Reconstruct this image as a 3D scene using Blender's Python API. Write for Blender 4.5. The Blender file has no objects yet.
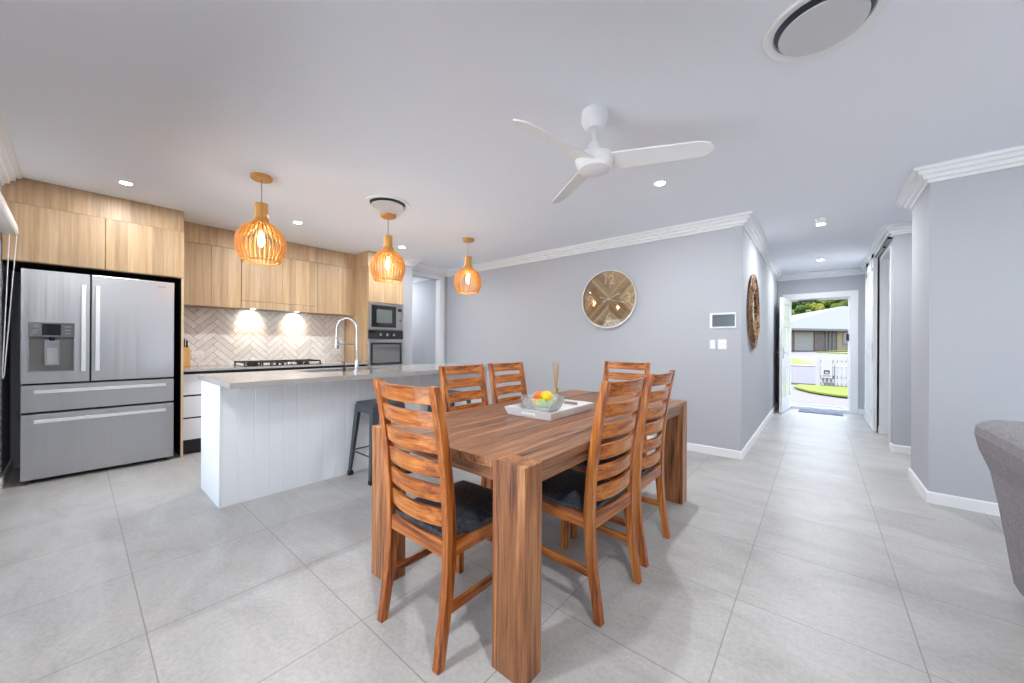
import bpy, bmesh, math, random
from mathutils import Vector, Matrix
random.seed(7)
sc = bpy.context.scene
COL = sc.collection
PI = math.pi
H = 2.534          # ceiling height

# ---------------------------------------------------------------- materials
def mat(name, color=(.8, .8, .8), rough=.5, metal=0., spec=.5, coat=0., trans=0., ior=1.45, emit=None, es=0.):
    m = bpy.data.materials.new(name); m.use_nodes = True
    b = m.node_tree.nodes['Principled BSDF']
    b.inputs['Base Color'].default_value = (*color, 1)
    b.inputs['Roughness'].default_value = rough
    b.inputs['Metallic'].default_value = metal
    b.inputs['Specular IOR Level'].default_value = spec
    b.inputs['Coat Weight'].default_value = coat
    b.inputs['Transmission Weight'].default_value = trans
    b.inputs['IOR'].default_value = ior
    if emit:
        b.inputs['Emission Color'].default_value = (*emit, 1)
        b.inputs['Emission Strength'].default_value = es
    return m
def nt(m):
    return m.node_tree, m.node_tree.nodes['Principled BSDF']
def node(t, kind, **kw):
    n = t.nodes.new(kind)
    for k, v in kw.items(): setattr(n, k, v)
    return n
def mth(t, op, a, b=None, clamp=False):
    n = t.nodes.new('ShaderNodeMath'); n.operation = op; n.use_clamp = clamp
    for i, x in enumerate((a, b)):
        if x is None: continue
        if isinstance(x, (int, float)): n.inputs[i].default_value = x
        else: t.links.new(x, n.inputs[i])
    return n.outputs[0]
def ramp(t, fac, stops):
    r = t.nodes.new('ShaderNodeValToRGB'); e = r.color_ramp.elements
    while len(e) < len(stops): e.new(.5)
    for el, (p, c) in zip(e, stops): el.position = p; el.color = (*c, 1)
    t.links.new(fac, r.inputs[0]); return r.outputs[0]
def coords(t, scale=(1, 1, 1), loc=(0, 0, 0), kind='Object'):
    c = t.nodes.new('ShaderNodeTexCoord'); mp = t.nodes.new('ShaderNodeMapping')
    mp.inputs['Scale'].default_value = scale; mp.inputs['Location'].default_value = loc
    t.links.new(c.outputs[kind], mp.inputs[0]); return mp.outputs[0]
def noise(t, vec, scale=5, detail=4, rough=.6, dist=0):
    n = t.nodes.new('ShaderNodeTexNoise')
    n.inputs['Scale'].default_value = scale; n.inputs['Detail'].default_value = detail
    n.inputs['Roughness'].default_value = rough; n.inputs['Distortion'].default_value = dist
    t.links.new(vec, n.inputs['Vector']); return n.outputs['Fac']
def bump(t, b, h, strength=.2, dist=.002):
    n = t.nodes.new('ShaderNodeBump'); n.inputs['Strength'].default_value = strength
    n.inputs['Distance'].default_value = dist
    t.links.new(h, n.inputs['Height']); t.links.new(n.outputs[0], b.inputs['Normal'])
def mixc(t, fac, a, b, mode='MIX'):
    n = t.nodes.new('ShaderNodeMix'); n.data_type = 'RGBA'; n.blend_type = mode
    for i, x in ((0, fac), (6, a), (7, b)):
        if isinstance(x, (int, float)): n.inputs[i].default_value = x
        elif isinstance(x, tuple): n.inputs[i].default_value = (*x, 1)
        else: t.links.new(x, n.inputs[i])
    return n.outputs[2]

def wood(name, stops, axis, across=28, along=1.6, rough=.4, bands=0., bandw=.12, bandaxis=None, coat=0., bmp=.12, spec=.5):
    m = mat(name, rough=rough, coat=coat, spec=spec); t, b = nt(m)
    s = [across] * 3; s['XYZ'.index(axis)] = along
    v = coords(t, tuple(s))
    f1 = noise(t, v, 1.0, 7, .72, .4)
    s2 = [across * .22] * 3; s2['XYZ'.index(axis)] = along * .5
    f2 = noise(t, coords(t, tuple(s2), (3, 7, 1)), 1.0, 3, .5, 1.2)
    f = mth(t, 'ADD', mth(t, 'MULTIPLY', f1, .6), mth(t, 'MULTIPLY', f2, .4))
    col = ramp(t, f, stops)
    if bands:
        sep = t.nodes.new('ShaderNodeSeparateXYZ'); c = t.nodes.new('ShaderNodeTexCoord')
        t.links.new(c.outputs['Object'], sep.inputs[0])
        q = mth(t, 'FLOOR', mth(t, 'DIVIDE', sep.outputs[bandaxis], bandw))
        wn = t.nodes.new('ShaderNodeTexWhiteNoise'); wn.noise_dimensions = '1D'
        t.links.new(q, wn.inputs['W'])
        k = mth(t, 'ADD', mth(t, 'MULTIPLY', wn.outputs['Value'], 2 * bands), 1 - bands)
        cc = t.nodes.new('ShaderNodeCombineColor')
        for i in range(3): t.links.new(k, cc.inputs[i])
        col = mixc(t, 1., col, cc.outputs[0], 'MULTIPLY')
    t.links.new(col, b.inputs['Base Color'])
    bump(t, b, f1, bmp, .003)
    return m

M = {}
M['wall'] = mat('painted plaster wall', (.475, .49, .525), .75, spec=.25)
M['ceiling'] = mat('ceiling paint', (.825, .85, .905), .85, spec=.15)
M['trim'] = mat('white gloss trim', (.82, .83, .84), .4)
M['white'] = mat('white satin', (.82, .83, .84), .35)
M['white_gloss'] = mat('white gloss door', (.84, .85, .86), .12)
M['white_panel'] = mat('white painted board', (.80, .82, .85), .38)
M['drawer_white'] = mat('matt white drawer', (.74, .74, .77), .45)
M['fan_white'] = mat('fan white plastic', (.86, .87, .88), .35)
M['plastic'] = mat('white plastic', (.80, .81, .82), .3)
M['black'] = mat('black', (.012, .012, .014), .35)
M['darkgap'] = mat('dark plinth and gap shade', (.02, .019, .02), .6)  # near-black colour painting shade into gaps and recesses; plinths share it
M['black_glass'] = mat('black glass', (.015, .016, .018), .06, coat=.5)
M['oven_window'] = mat('oven window', (.16, .16, .165), .12, coat=.5)
M['bay'] = mat('dispenser bay', (.22, .215, .21), .35, metal=.6)  # darkened so the shallow bay looks like a shaded recess
M['panelsteel'] = mat('dispenser panel', (.40, .41, .42), .15, metal=1)
M['iron'] = mat('cast iron', (.02, .018, .017), .55)
M['chrome'] = mat('chrome', (.62, .63, .65), .16, metal=1)
M['handle'] = mat('satin handle', (.95, .955, .97), .34, metal=1)
M['steelplain'] = mat('satin steel', (.52, .52, .53), .3, metal=1)
M['brass'] = mat('brushed brass', (.72, .50, .20), .25, metal=1)
M['gunmetal'] = mat('gunmetal powder coat', (.075, .085, .10), .33, metal=.3)
M['mattgrey'] = mat('alcove grey', (.30, .30, .32), .6)
M['outletpl'] = mat('outlet plastic', (.86, .84, .82), .3)
M['candlewire'] = mat('grey cord', (.32, .30, .30), .5)
M['ceiling_grille'] = mat('grey vent grille', (.62, .63, .65), .5)
M['ventdark'] = mat('vent throat', (.10, .11, .14), .5)

m = M['steel'] = mat('brushed stainless steel', (.50, .505, .52), .28, metal=1); t, b = nt(m)
n1 = noise(t, coords(t, (.01, 5.0, .12)), 1, 3, .6, .3)
bump(t, b, n1, .13, .05)
n2 = noise(t, coords(t, (.01, 9.0, .3)), 1, 2, .5)
t.links.new(mth(t, 'ADD', mth(t, 'MULTIPLY', n2, .16), .24), b.inputs['Roughness'])

OAK = [(.34, (.36, .225, .12)), (.5, (.49, .335, .195)), (.66, (.59, .425, .27))]
M['oak'] = wood('oak laminate', OAK, 'Z', 60, 1.6, .42, bands=.15, bandw=.083, bandaxis=1, bmp=.05)
M['oak_x'] = wood('oak laminate return', OAK, 'Z', 60, 1.6, .42, bands=.12, bandw=.083, bandaxis=0, bmp=.05)
M['oak_edge'] = mat('oak edge strip', (.64, .48, .31), .45)
CH = [(.37, (.07, .014, .004)), (.45, (.30, .074, .013)), (.54, (.52, .168, .030)), (.66, (.72, .30, .075))]
for ax in 'XYZ': M['chair_' + ax] = wood('honey acacia wood ' + ax, CH, ax, 75, 3.0, .3, coat=.25, bmp=.08)
TB = [(.38, (.045, .015, .006)), (.45, (.18, .068, .030)), (.54, (.29, .128, .058)), (.68, (.48, .245, .125))]
TBZ = [(.38, (.055, .016, .005)), (.45, (.24, .083, .030)), (.54, (.40, .165, .064)), (.68, (.60, .31, .135))]  # brighter ramp for the legs, window light put into the colour
for ax, ba in (('Y', 0), ('Z', 0), ('X', 1)):
    M['table_' + ax] = wood('weathered brown timber ' + ax, TBZ if ax == 'Z' else TB, ax, 95, 2.6, .38, bands=.15, bandw=.093, bandaxis=ba, bmp=.3, coat=.08)
PW = [(.3, (.56, .25, .055)), (.55, (.74, .38, .10)), (.75, (.84, .50, .17))]
M['pendant'] = wood('bent honey plywood', PW, 'Z', 30, 3, .45, bmp=.05)
M['block'] = wood('knife block wood', [(.3, (.62, .30, .07)), (.7, (.80, .45, .14))], 'Z', 30, 3, .45)

# floor tiles : 600 mm porcelain grid
m = M['floor'] = mat('porcelain floor tile', rough=.36, spec=.45); t, b = nt(m)
c = t.nodes.new('ShaderNodeTexCoord'); sp = t.nodes.new('ShaderNodeSeparateXYZ'); t.links.new(c.outputs['Object'], sp.inputs[0])
gx = mth(t, 'DIVIDE', mth(t, 'ADD', sp.outputs[0], 2.69 + 6.0), .6)
gy = mth(t, 'DIVIDE', mth(t, 'ADD', sp.outputs[1], -.19 + 6.0), .6)
def dline(v):
    fr = mth(t, 'FRACT', v); return mth(t, 'MINIMUM', fr, mth(t, 'SUBTRACT', 1.0, fr))
line = mth(t, 'LESS_THAN', mth(t, 'MINIMUM', dline(gx), dline(gy)), .0036)
wn = t.nodes.new('ShaderNodeTexWhiteNoise'); wn.noise_dimensions = '2D'
cb = t.nodes.new('ShaderNodeCombineXYZ'); t.links.new(mth(t, 'FLOOR', gx), cb.inputs[0]); t.links.new(mth(t, 'FLOOR', gy), cb.inputs[1])
t.links.new(cb.outputs[0], wn.inputs['Vector'])
nb = noise(t, coords(t, (1.2, 2.2, 1)), 1.6, 6, .65, .8)
nf = noise(t, coords(t, (1, 1, 1)), 55, 4, .7)
f = mth(t, 'ADD', mth(t, 'ADD', mth(t, 'MULTIPLY', nb, .55), mth(t, 'MULTIPLY', nf, .45)), mth(t, 'MULTIPLY', mth(t, 'SUBTRACT', wn.outputs['Value'], .5), .06))
tc = ramp(t, f, [(.34, (.345, .33, .315)), (.5, (.445, .43, .415)), (.66, (.54, .528, .515))])
col = mixc(t, line, tc, (.27, .25, .24))
t.links.new(col, b.inputs['Base Color'])
t.links.new(mth(t, 'ADD', mth(t, 'MULTIPLY', nf, .2), .27), b.inputs['Roughness'])
bump(t, b, mth(t, 'SUBTRACT', nf, mth(t, 'MULTIPLY', line, 1.5)), .10, .002)

# stone benchtop
m = M['stone'] = mat('taupe quartz', (.40, .375, .36), .16, coat=.2); t, b = nt(m)
t.links.new(ramp(t, noise(t, coords(t), 120, 3, .7), [(.3, (.33, .31, .30)), (.7, (.44, .42, .405))]), b.inputs['Base Color'])
# herringbone tiles (three tones) + grout
M['grout'] = mat('grey grout', (.27, .235, .22), .8)
for i, base in enumerate(((.80, .755, .71), (.74, .69, .645), (.84, .80, .765))):
    m = M['tile%d' % i] = mat('stone wall tile %d' % i, base, .3, coat=.1); t, b = nt(m)
    f = noise(t, coords(t, (1, 2, 2)), 9, 5, .65, 1.0)
    t.links.new(ramp(t, f, [(.3, tuple(x * .86 for x in base)), (.6, base)]), b.inputs['Base Color'])
# charcoal leather
m = M['leather'] = mat('charcoal leather', (.05, .055, .07), .45, spec=.5); t, b = nt(m)
f = noise(t, coords(t), 42, 6, .75)
t.links.new(ramp(t, f, [(.35, (.022, .024, .032)), (.55, (.055, .062, .08)), (.72, (.12, .135, .165))]), b.inputs['Base Color'])
bump(t, b, f, .35, .002)
# sofa fabric
m = M['sofa'] = mat('grey woven upholstery', (.25, .24, .25), .95, spec=.1); t, b = nt(m)
f = noise(t, coords(t), 320, 3, .8)
f2 = noise(t, coords(t, (1, 1, 1)), 25, 3, .6)
t.links.new(ramp(t, mth(t, 'ADD', mth(t, 'MULTIPLY', f, .92), mth(t, 'MULTIPLY', f2, .08)), [(.38, (.14, .13, .145)), (.5, (.28, .265, .285)), (.62, (.46, .44, .465))]), b.inputs['Base Color'])
bump(t, b, f, .2, .002)
M['sofa_pipe'] = mat('dark seam gap', (.03, .03, .035), .9)
# clear glass, bowl glass
def glassy(name, tint, gloss=.12, rough=.02):
    m = bpy.data.materials.new(name); m.use_nodes = True; t = m.node_tree
    t.nodes.remove(t.nodes['Principled BSDF']); out = t.nodes['Material Output']
    tr = t.nodes.new('ShaderNodeBsdfTransparent'); tr.inputs[0].default_value = (*tint, 1)
    gl = t.nodes.new('ShaderNodeBsdfGlossy'); gl.inputs['Roughness'].default_value = rough
    fr = t.nodes.new('ShaderNodeFresnel'); fr.inputs[0].default_value = 1.45
    mx = t.nodes.new('ShaderNodeMixShader'); a = mth(t, 'ADD', fr.outputs[0], gloss - .04, True)
    t.links.new(a, mx.inputs[0]); t.links.new(tr.outputs[0], mx.inputs[1]); t.links.new(gl.outputs[0], mx.inputs[2])
    t.links.new(mx.outputs[0], out.inputs[0]); return m
M['pane'] = glassy('clear window glass', (.97, .98, .98), .05)
M['clockglass'] = glassy('clock cover glass', (.98, .98, .97), .045)
M['bowlglass'] = glassy('pressed bowl glass', (1, 1, 1), .10, .15)
t = M['bowlglass'].node_tree; df_ = t.nodes.new('ShaderNodeBsdfDiffuse'); df_.inputs[0].default_value = (.95, .96, .97, 1)
mx_ = t.nodes.new('ShaderNodeMixShader'); mx_.inputs[0].default_value = .2
old = t.nodes['Material Output'].inputs[0].links[0].from_socket; t.links.new(old, mx_.inputs[1]); t.links.new(df_.outputs[0], mx_.inputs[2]); t.links.new(mx_.outputs[0], t.nodes['Material Output'].inputs[0])
M['mirrorglass'] = mat('mirror', (.9, .92, .93), .03, metal=1)
M['frostpane'] = mat('leadlight pane', (.55, .60, .60), .2)
# fruit
M['orange'] = mat('orange skin', (.80, .19, .02), .45)
M['yellow'] = mat('yellow skin', (.90, .60, .02), .4)
M['green'] = mat('green apple skin', (.38, .58, .05), .3)
M['peach'] = mat('peach apple skin', (.80, .36, .10), .4)
M['reed'] = mat('rattan reed', (.50, .31, .13), .7)
M['oil'] = mat('diffuser glass', (.88, .85, .78), .05, trans=.9)
M['bulb'] = mat('warm filament bulb', (1, .7, .35), .2, emit=(1, .55, .2), es=22)
M['lamp'] = mat('downlight lens', (1, 1, 1), .4, emit=(1, .98, .95), es=40)
# clock face
m = M['clockface'] = mat('chevron plank face', rough=.5); t, b = nt(m)
c = t.nodes.new('ShaderNodeTexCoord'); sp = t.nodes.new('ShaderNodeSeparateXYZ'); t.links.new(c.outputs['Object'], sp.inputs[0])
q = mth(t, 'SUBTRACT', mth(t, 'ABSOLUTE', sp.outputs[0]), mth(t, 'ABSOLUTE', sp.outputs[2]))
qq = mth(t, 'DIVIDE', q, .062); fl_ = mth(t, 'FLOOR', qq); fr_ = mth(t, 'FRACT', qq)
side = mth(t, 'MULTIPLY', mth(t, 'SIGN', sp.outputs[0]), 3.3)
wn = t.nodes.new('ShaderNodeTexWhiteNoise'); wn.noise_dimensions = '1D'
t.links.new(mth(t, 'ADD', fl_, mth(t, 'ADD', side, mth(t, 'MULTIPLY', mth(t, 'SIGN', sp.outputs[2]), 7.7))), wn.inputs['W'])
g = noise(t, coords(t, (14, 14, 14)), 1, 6, .7, 1)
f = mth(t, 'ADD', mth(t, 'MULTIPLY', wn.outputs['Value'], .5), mth(t, 'MULTIPLY', g, .5))
cc = ramp(t, f, [(.25, (.32, .19, .085)), (.5, (.52, .34, .17)), (.75, (.70, .51, .30))])
t.links.new(mixc(t, mth(t, 'LESS_THAN', fr_, .05), cc, (.16, .09, .045)), b.inputs['Base Color'])
M['numeral'] = mat('pale raised numeral', (.82, .68, .48), .5)
M['clockrim'] = mat('champagne rim', (.72, .68, .60), .3, metal=.5)
m = M['rattan'] = mat('woven rattan twigs', rough=.6); t, b = nt(m)
t.links.new(ramp(t, noise(t, coords(t), 45, 3, .6), [(.35, (.05, .025, .012)), (.5, (.25, .12, .05)), (.68, (.50, .30, .15))]), b.inputs['Base Color'])
# outside
m = M['grass'] = mat('lawn grass', rough=.9); t, b = nt(m)
t.links.new(ramp(t, noise(t, coords(t), 6, 6, .8), [(.3, (.05, .075, .005)), (.7, (.10, .13, .008))]), b.inputs['Base Color'])
M['road'] = mat('asphalt road', (.060, .057, .067), .9)
M['concrete'] = mat('pale concrete', (.078, .071, .075), .8)
M['patio'] = mat('pale bounce pavers', (.72, .71, .69), .8)  # kept very pale to bounce sunlight indoors
M['kerb'] = mat('kerb concrete', (.12, .115, .12), .8)
M['roof'] = mat('light grey metal roof', (.078, .082, .094), .7)
m = M['brick'] = mat('mauve brick', rough=.85); t, b = nt(m)
bt = t.nodes.new('ShaderNodeTexBrick'); bt.inputs['Scale'].default_value = 2.2
bt.inputs['Color1'].default_value = (.075, .055, .052, 1); bt.inputs['Color2'].default_value = (.11, .085, .082, 1); bt.inputs['Mortar'].default_value = (.12, .1, .1, 1)
cm = t.nodes.new('ShaderNodeMapping'); cc_ = t.nodes.new('ShaderNodeTexCoord'); cm.inputs['Rotation'].default_value = (PI / 2, 0, 0)
t.links.new(cc_.outputs['Object'], cm.inputs[0]); t.links.new(cm.outputs[0], bt.inputs[0]); t.links.new(bt.outputs[0], b.inputs['Base Color'])
M['cream'] = mat('cream render', (.20, .16, .10), .8)
M['browntrim'] = mat('dark brown fascia', (.12, .06, .045), .6)
M['garage'] = mat('off white roller door', (.17, .165, .155), .6)
M['fence'] = mat('white picket paint', (.21, .21, .225), .6)
for i, (c1, c2) in enumerate((((.012, .025, .004), (.06, .085, .014)), ((.010, .022, .006), (.04, .06, .014)), ((.025, .04, .006), (.11, .105, .02)))):
    m = M['leaf%d' % i] = mat('foliage %d' % i, rough=.9, spec=.1); t, b = nt(m)
    t.links.new(ramp(t, noise(t, coords(t), 1.6, 6, .85), [(.38, c1), (.62, c2)]), b.inputs['Base Color'])
m = M['hill'] = mat('scrub hillside', rough=.95, spec=.1); t, b = nt(m)
t.links.new(ramp(t, noise(t, coords(t), 1.1, 6, .85), [(.4, (.012, .022, .004)), (.5, (.045, .06, .01)), (.62, (.11, .11, .02))]), b.inputs['Base Color'])
m = M['mat'] = mat('blue grey door mat', rough=.95); t, b = nt(m)
t.links.new(ramp(t, noise(t, coords(t), 60, 3, .7), [(.4, (.10, .12, .18)), (.6, (.28, .31, .40))]), b.inputs['Base Color'])
M['bark'] = mat('bark', (.12, .08, .05), .9)

# ---------------------------------------------------------------- geometry helpers
class MB:
    def __init__(s): s.bm = bmesh.new(); s.mats = []
    def mi(s, m):
        if m not in s.mats: s.mats.append(m)
        return s.mats.index(m)
    def add(s, verts, faces, m, smooth=False):
        vs = [s.bm.verts.new(v) for v in verts]; i = s.mi(m)
        for f in faces:
            try:
                fc = s.bm.faces.new([vs[k] for k in f]); fc.material_index = i; fc.smooth = smooth
            except ValueError: pass
        return s
    def box(s, x0, x1, y0, y1, z0, z1, m):
        return s.add([(x0, y0, z0), (x1, y0, z0), (x1, y1, z0), (x0, y1, z0), (x0, y0, z1), (x1, y0, z1), (x1, y1, z1), (x0, y1, z1)],
                     [(0, 3, 2, 1), (4, 5, 6, 7), (0, 1, 5, 4), (1, 2, 6, 5), (2, 3, 7, 6), (3, 0, 4, 7)], m)
    def hexa(s, b4, t4, m):          # bottom quad, top quad
        return s.add(list(b4) + list(t4), [(0, 3, 2, 1), (4, 5, 6, 7), (0, 1, 5, 4), (1, 2, 6, 5), (2, 3, 7, 6), (3, 0, 4, 7)], m)
    def prism(s, poly, axis, a0, a1, m, smooth=False):   # poly in the two other axes (cyclic order)
        n = len(poly)
        def P(u, v, w): return {'X': (w, u, v), 'Y': (u, w, v), 'Z': (u, v, w)}[axis]
        vs = [P(u, v, a0) for u, v in poly] + [P(u, v, a1) for u, v in poly]
        return s.add(vs, [tuple(range(n))[::-1], tuple(range(n, 2 * n))] + [(i, (i + 1) % n, n + (i + 1) % n, n + i) for i in range(n)], m, smooth)
    def lathe(s, prof, m, seg=32, c=(0, 0, 0), axis='Z', smooth=True, cap=True):
        vs = []; fs = []
        for r, z in prof:
            for k in range(seg):
                a = 2 * PI * k / seg; p = (r * math.cos(a), r * math.sin(a), z)
                if axis == 'Y': p = (p[0], p[2], p[1])
                if axis == 'X': p = (p[2], p[0], p[1])
                vs.append((p[0] + c[0], p[1] + c[1], p[2] + c[2]))
        n = len(prof)
        for i in range(n - 1):
            for k in range(seg):
                k2 = (k + 1) % seg; fs.append((i * seg + k, i * seg + k2, (i + 1) * seg + k2, (i + 1) * seg + k))
        if cap:
            fs.append(tuple(range(seg))[::-1]); fs.append(tuple((n - 1) * seg + k for k in range(seg)))
        return s.add(vs, fs, m, smooth)
    def cyl(s, c, r, z0, z1, m, seg=24, axis='Z'):
        return s.lathe([(r, z0), (r, z1)], m, seg, c, axis, False)
    def tube(s, pts, r, m, seg=10, smooth=True, rs=None):
        pts = [Vector(p) for p in pts]; vs = []; fs = []; up = Vector((0, 0, 1)); prev = None
        for i, p in enumerate(pts):
            d = (pts[min(i + 1, len(pts) - 1)] - pts[max(i - 1, 0)]).normalized()
            if prev is None:
                a = d.cross(up); a = d.cross(Vector((1, 0, 0))) if a.length < 1e-3 else a
            else: a = prev - d * prev.dot(d)
            a.normalize(); prev = a; bb = d.cross(a); rr = rs[i] if rs else r
            for k in range(seg):
                an = 2 * PI * k / seg; vs.append(p + (a * math.cos(an) + bb * math.sin(an)) * rr)
        for i in range(len(pts) - 1):
            for k in range(seg):
                k2 = (k + 1) % seg; fs.append((i * seg + k, i * seg + k2, (i + 1) * seg + k2, (i + 1) * seg + k))
        fs.append(tuple(range(seg))[::-1]); fs.append(tuple((len(pts) - 1) * seg + k for k in range(seg)))
        return s.add(vs, fs, m, smooth)
    def sweep(s, path, prof, m):       # profile (out, z) pushed out to the right of travel, mitred
        P = [Vector((*p, 0)) for p in path]; n = len(P); k = len(prof); vs = []
        for i in range(n):
            d0 = (P[i] - P[i - 1]).normalized() if i else None
            d1 = (P[i + 1] - P[i]).normalized() if i < n - 1 else None
            d0 = d0 or d1; d1 = d1 or d0
            n0 = Vector((d0.y, -d0.x, 0)); n1 = Vector((d1.y, -d1.x, 0))
            mn = (n0 + n1); mn = mn / (mn.dot(n0))
            for o, z in prof: vs.append((P[i].x + mn.x * o, P[i].y + mn.y * o, z))
        fs = [tuple(range(k))[::-1], tuple((n - 1) * k + j for j in range(k))]
        for i in range(n - 1):
            for j in range(k): fs.append((i * k + j, i * k + (j + 1) % k, (i + 1) * k + (j + 1) % k, (i + 1) * k + j))
        return s.add(vs, fs, m)
    def build(s, name, parent=None, bevel=0, seg=2, loc=None, sub=0):
        bmesh.ops.recalc_face_normals(s.bm, faces=s.bm.faces)
        for e_ in s.bm.edges:
            if len(e_.link_faces) == 2 and e_.calc_face_angle(0) > .65: e_.smooth = False
        me = bpy.data.meshes.new(name); s.bm.to_mesh(me); s.bm.free()
        for m in s.mats: me.materials.append(M[m] if isinstance(m, str) else m)
        o = bpy.data.objects.new(name, me); COL.objects.link(o)
        if parent: o.parent = parent
        if loc: o.location = loc
        if bevel:
            b = o.modifiers.new('bevel', 'BEVEL'); b.width = bevel; b.segments = seg; b.limit_method = 'ANGLE'; b.angle_limit = .6
            b.harden_normals = False
        if sub:
            q = o.modifiers.new('subdivision', 'SUBSURF'); q.levels = sub; q.render_levels = sub
        return o
def tag(o, label, cat, group=None, kind=None):
    o['label'] = label
    if cat: o['category'] = cat
    if group: o['group'] = group
    if kind: o['kind'] = kind
    return o
def struct(o): o['kind'] = 'structure'; return o
def empty(name, loc=(0, 0, 0), rz=0):
    o = bpy.data.objects.new(name, None); COL.objects.link(o); o.location = loc; o.rotation_euler = (0, 0, rz); o.empty_display_size = .1
    return o
def children(o): return [c for c in bpy.data.objects if c.parent == o]
def copy_tree(o, parent=None):
    c = o.copy(); COL.objects.link(c)
    if parent: c.parent = parent
    for ch in children(o): copy_tree(ch, c)
    return c
def B(name, dims, m, parent=None, bevel=0, **k):
    return MB().box(*dims, m).build(name, parent, bevel, **k)
def lamp(kind, loc, energy, color=(1, 1, 1), rot=(0, 0, 0), size=.1, parent=None, name='lamp_light', **kw):
    l = bpy.data.lights.new(name, kind); l.energy = energy; l.color = color
    if kind == 'AREA': l.size = size; l.shape = 'DISK'
    else: l.shadow_soft_size = size
    for k, v in kw.items(): setattr(l, k, v)
    o = bpy.data.objects.new(name, l); COL.objects.link(o); o.location = loc; o.rotation_euler = rot
    if parent: o.parent = parent
    return o

# ================================================================ THE ROOM
XK = -5.75; YL = -.385; YC = 4.443; XH = -.61; YE = 8.75; XR = .645; YR = 4.165
XO = 4.3
struct(B('floor', (-7.4, XO, -.54, 8.87, -.12, 0), 'floor'))
struct(B('ceiling', (-7.4, XO + .12, -.54, 8.87, H, H + .12), 'ceiling'))
def wall(name, boxes):
    mb = MB()
    for b in boxes: mb.box(*b, 'wall')
    return struct(mb.build(name))
wall('wall_kitchen', [(XK - .12, XK, -.54, 3.315, 0, H), (XK, -5.04, 3.315, 3.50, 0, H)])
# window wall on the left of the picture (two sliding-door openings, mostly out of frame)
wall('wall_left', [(XK, -4.55, -.54, YL, 0, H), (-4.55, -.9, -.54, YL, 2.06, H), (-.9, .5, -.54, YL, 0, H),
                   (.5, 3.5, -.54, YL, 2.1, H), (3.5, XO, -.54, YL, 0, H)])
wall('wall_outer', [(XO, XO + .12, -.54, 1.4, 0, H), (XO, XO + .12, 1.4, 3.0, 2.1, H), (XO, XO + .12, 3.0, 8.87, 0, H)])
wall('wall_far', [(-7.4, XH, YC, YC + .12, 0, H)])
wall('wall_recess', [(-5.42, -5.3, 3.50, 3.66, 0, H), (-5.42, -5.3, 3.66, 4.29, 2.35, H), (-5.42, -5.3, 4.29, YC, 0, H)])
wall('wall_laundry', [(-7.4, -7.28, 3.2, YC, 0, H), (-7.4, XK - .12, 3.2, 3.315, 0, H)])
wall('wall_hall', [(XH - .12, XH, YC + .12, YE, 0, H)])
wall('wall_entry', [(XH - .12, -.425, YE, YE + .12, 0, H), (-.425, .43, YE, YE + .12, 2.06, H), (.43, XO, YE, YE + .12, 0, H)])
wall('wall_living', [(XR, XO, YR, 4.85, 0, H)])
wall('wall_passage', [(XR, XO, 5.885, 6.0, 0, H)])
wall('wall_right', [(XR, XR + .11, 6.0, 6.07, 0, H), (XR, XR + .11, 6.07, 6.98, 2.36, H), (XR, XR + .11, 6.98, YE, 0, H)])
CN = [(0, H), (.095, H), (.095, H - .016), (.082, H - .02), (.066, H - .045), (.052, H - .049), (.036, H - .072), (.022, H - .078), (.010, H - .098), (0, H - .098)]
CN = [(0, H), (.098, H), (.098, H - .022), (.070, H - .026), (.070, H - .052), (.042, H - .056), (.042, H - .082), (.014, H - .086), (.014, H - .106), (0, H - .106)]
def trim(n, path): return struct(MB().sweep(path, CN, 'trim').build('trim_%d' % n))
trim(1, [(-5.04, 3.317), (-5.04, 3.50), (-5.3, 3.50), (-5.3, YC), (XH, YC), (XH, YE), (XR, YE), (XR, 5.885), (XO, 5.885)])
trim(2, [(XO, 4.85), (XR, 4.85), (XR, YR), (XO, YR)])
trim(3, [(XO, YL), (-5.0, YL)])
BB = [(0, 0), (.014, 0), (.014, .078), (.008, .086), (0, .086)]
def base(name, path): return struct(MB().sweep(path, BB, 'trim').build(name))
base('baseboard_far', [(-5.3, YC), (XH, YC), (XH, YE), (-.53, YE)])
base('baseboard_entry', [(.535, YE), (XR, YE), (XR, 7.05)])
base('baseboard_passage', [(XR, 6.0), (XR, 5.885), (XO, 5.885)])
base('baseboard_living', [(XO, 4.85), (XR, 4.85), (XR, YR), (XO, YR)])
base('baseboard_left', [(-4.62, YL), (XK, YL)])
# door trims
def archi(name, y, x0, x1, z1, w=.07, d=.018, sgn=-1):
    mb = MB(); a, b_ = sorted((y, y + sgn * d))
    mb.box(x0 - w, x0, a, b_, 0, z1 + w, 'trim').box(x1, x1 + w, a, b_, 0, z1 + w, 'trim').box(x0, x1, a, b_, z1, z1 + w, 'trim')
    mb.box(x0, x0 + .008, y, y + .12, 0, z1, 'trim').box(x1 - .008, x1, y, y + .12, 0, z1, 'trim').box(x0 + .008, x1 - .008, y, y + .12, z1 - .008, z1, 'trim')
    return struct(mb.build(name))
archi('trim_4', YE, -.425, .43, 2.06, .10)
mb = MB()   # architrave around the side doorway beside the kitchen, and its sliding door beyond
mb.box(-5.3, -5.28, 3.59, 3.66, 0, 2.42, 'trim').box(-5.3, -5.28, 4.29, 4.36, 0, 2.42, 'trim').box(-5.3, -5.28, 3.66, 4.29, 2.35, 2.42, 'trim')
mb.box(-5.42, -5.3, 4.27, 4.29, 0, 2.35, 'trim').box(-5.42, -5.3, 3.66, 3.68, 0, 2.35, 'trim')
struct(mb.build('trim_5'))
struct(MB().sweep([(-7.28, 3.315), (-7.28, YC), (-5.42, YC)], CN, 'trim').build('trim_6'))
mb = MB()   # lining of the barn-door opening
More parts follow.
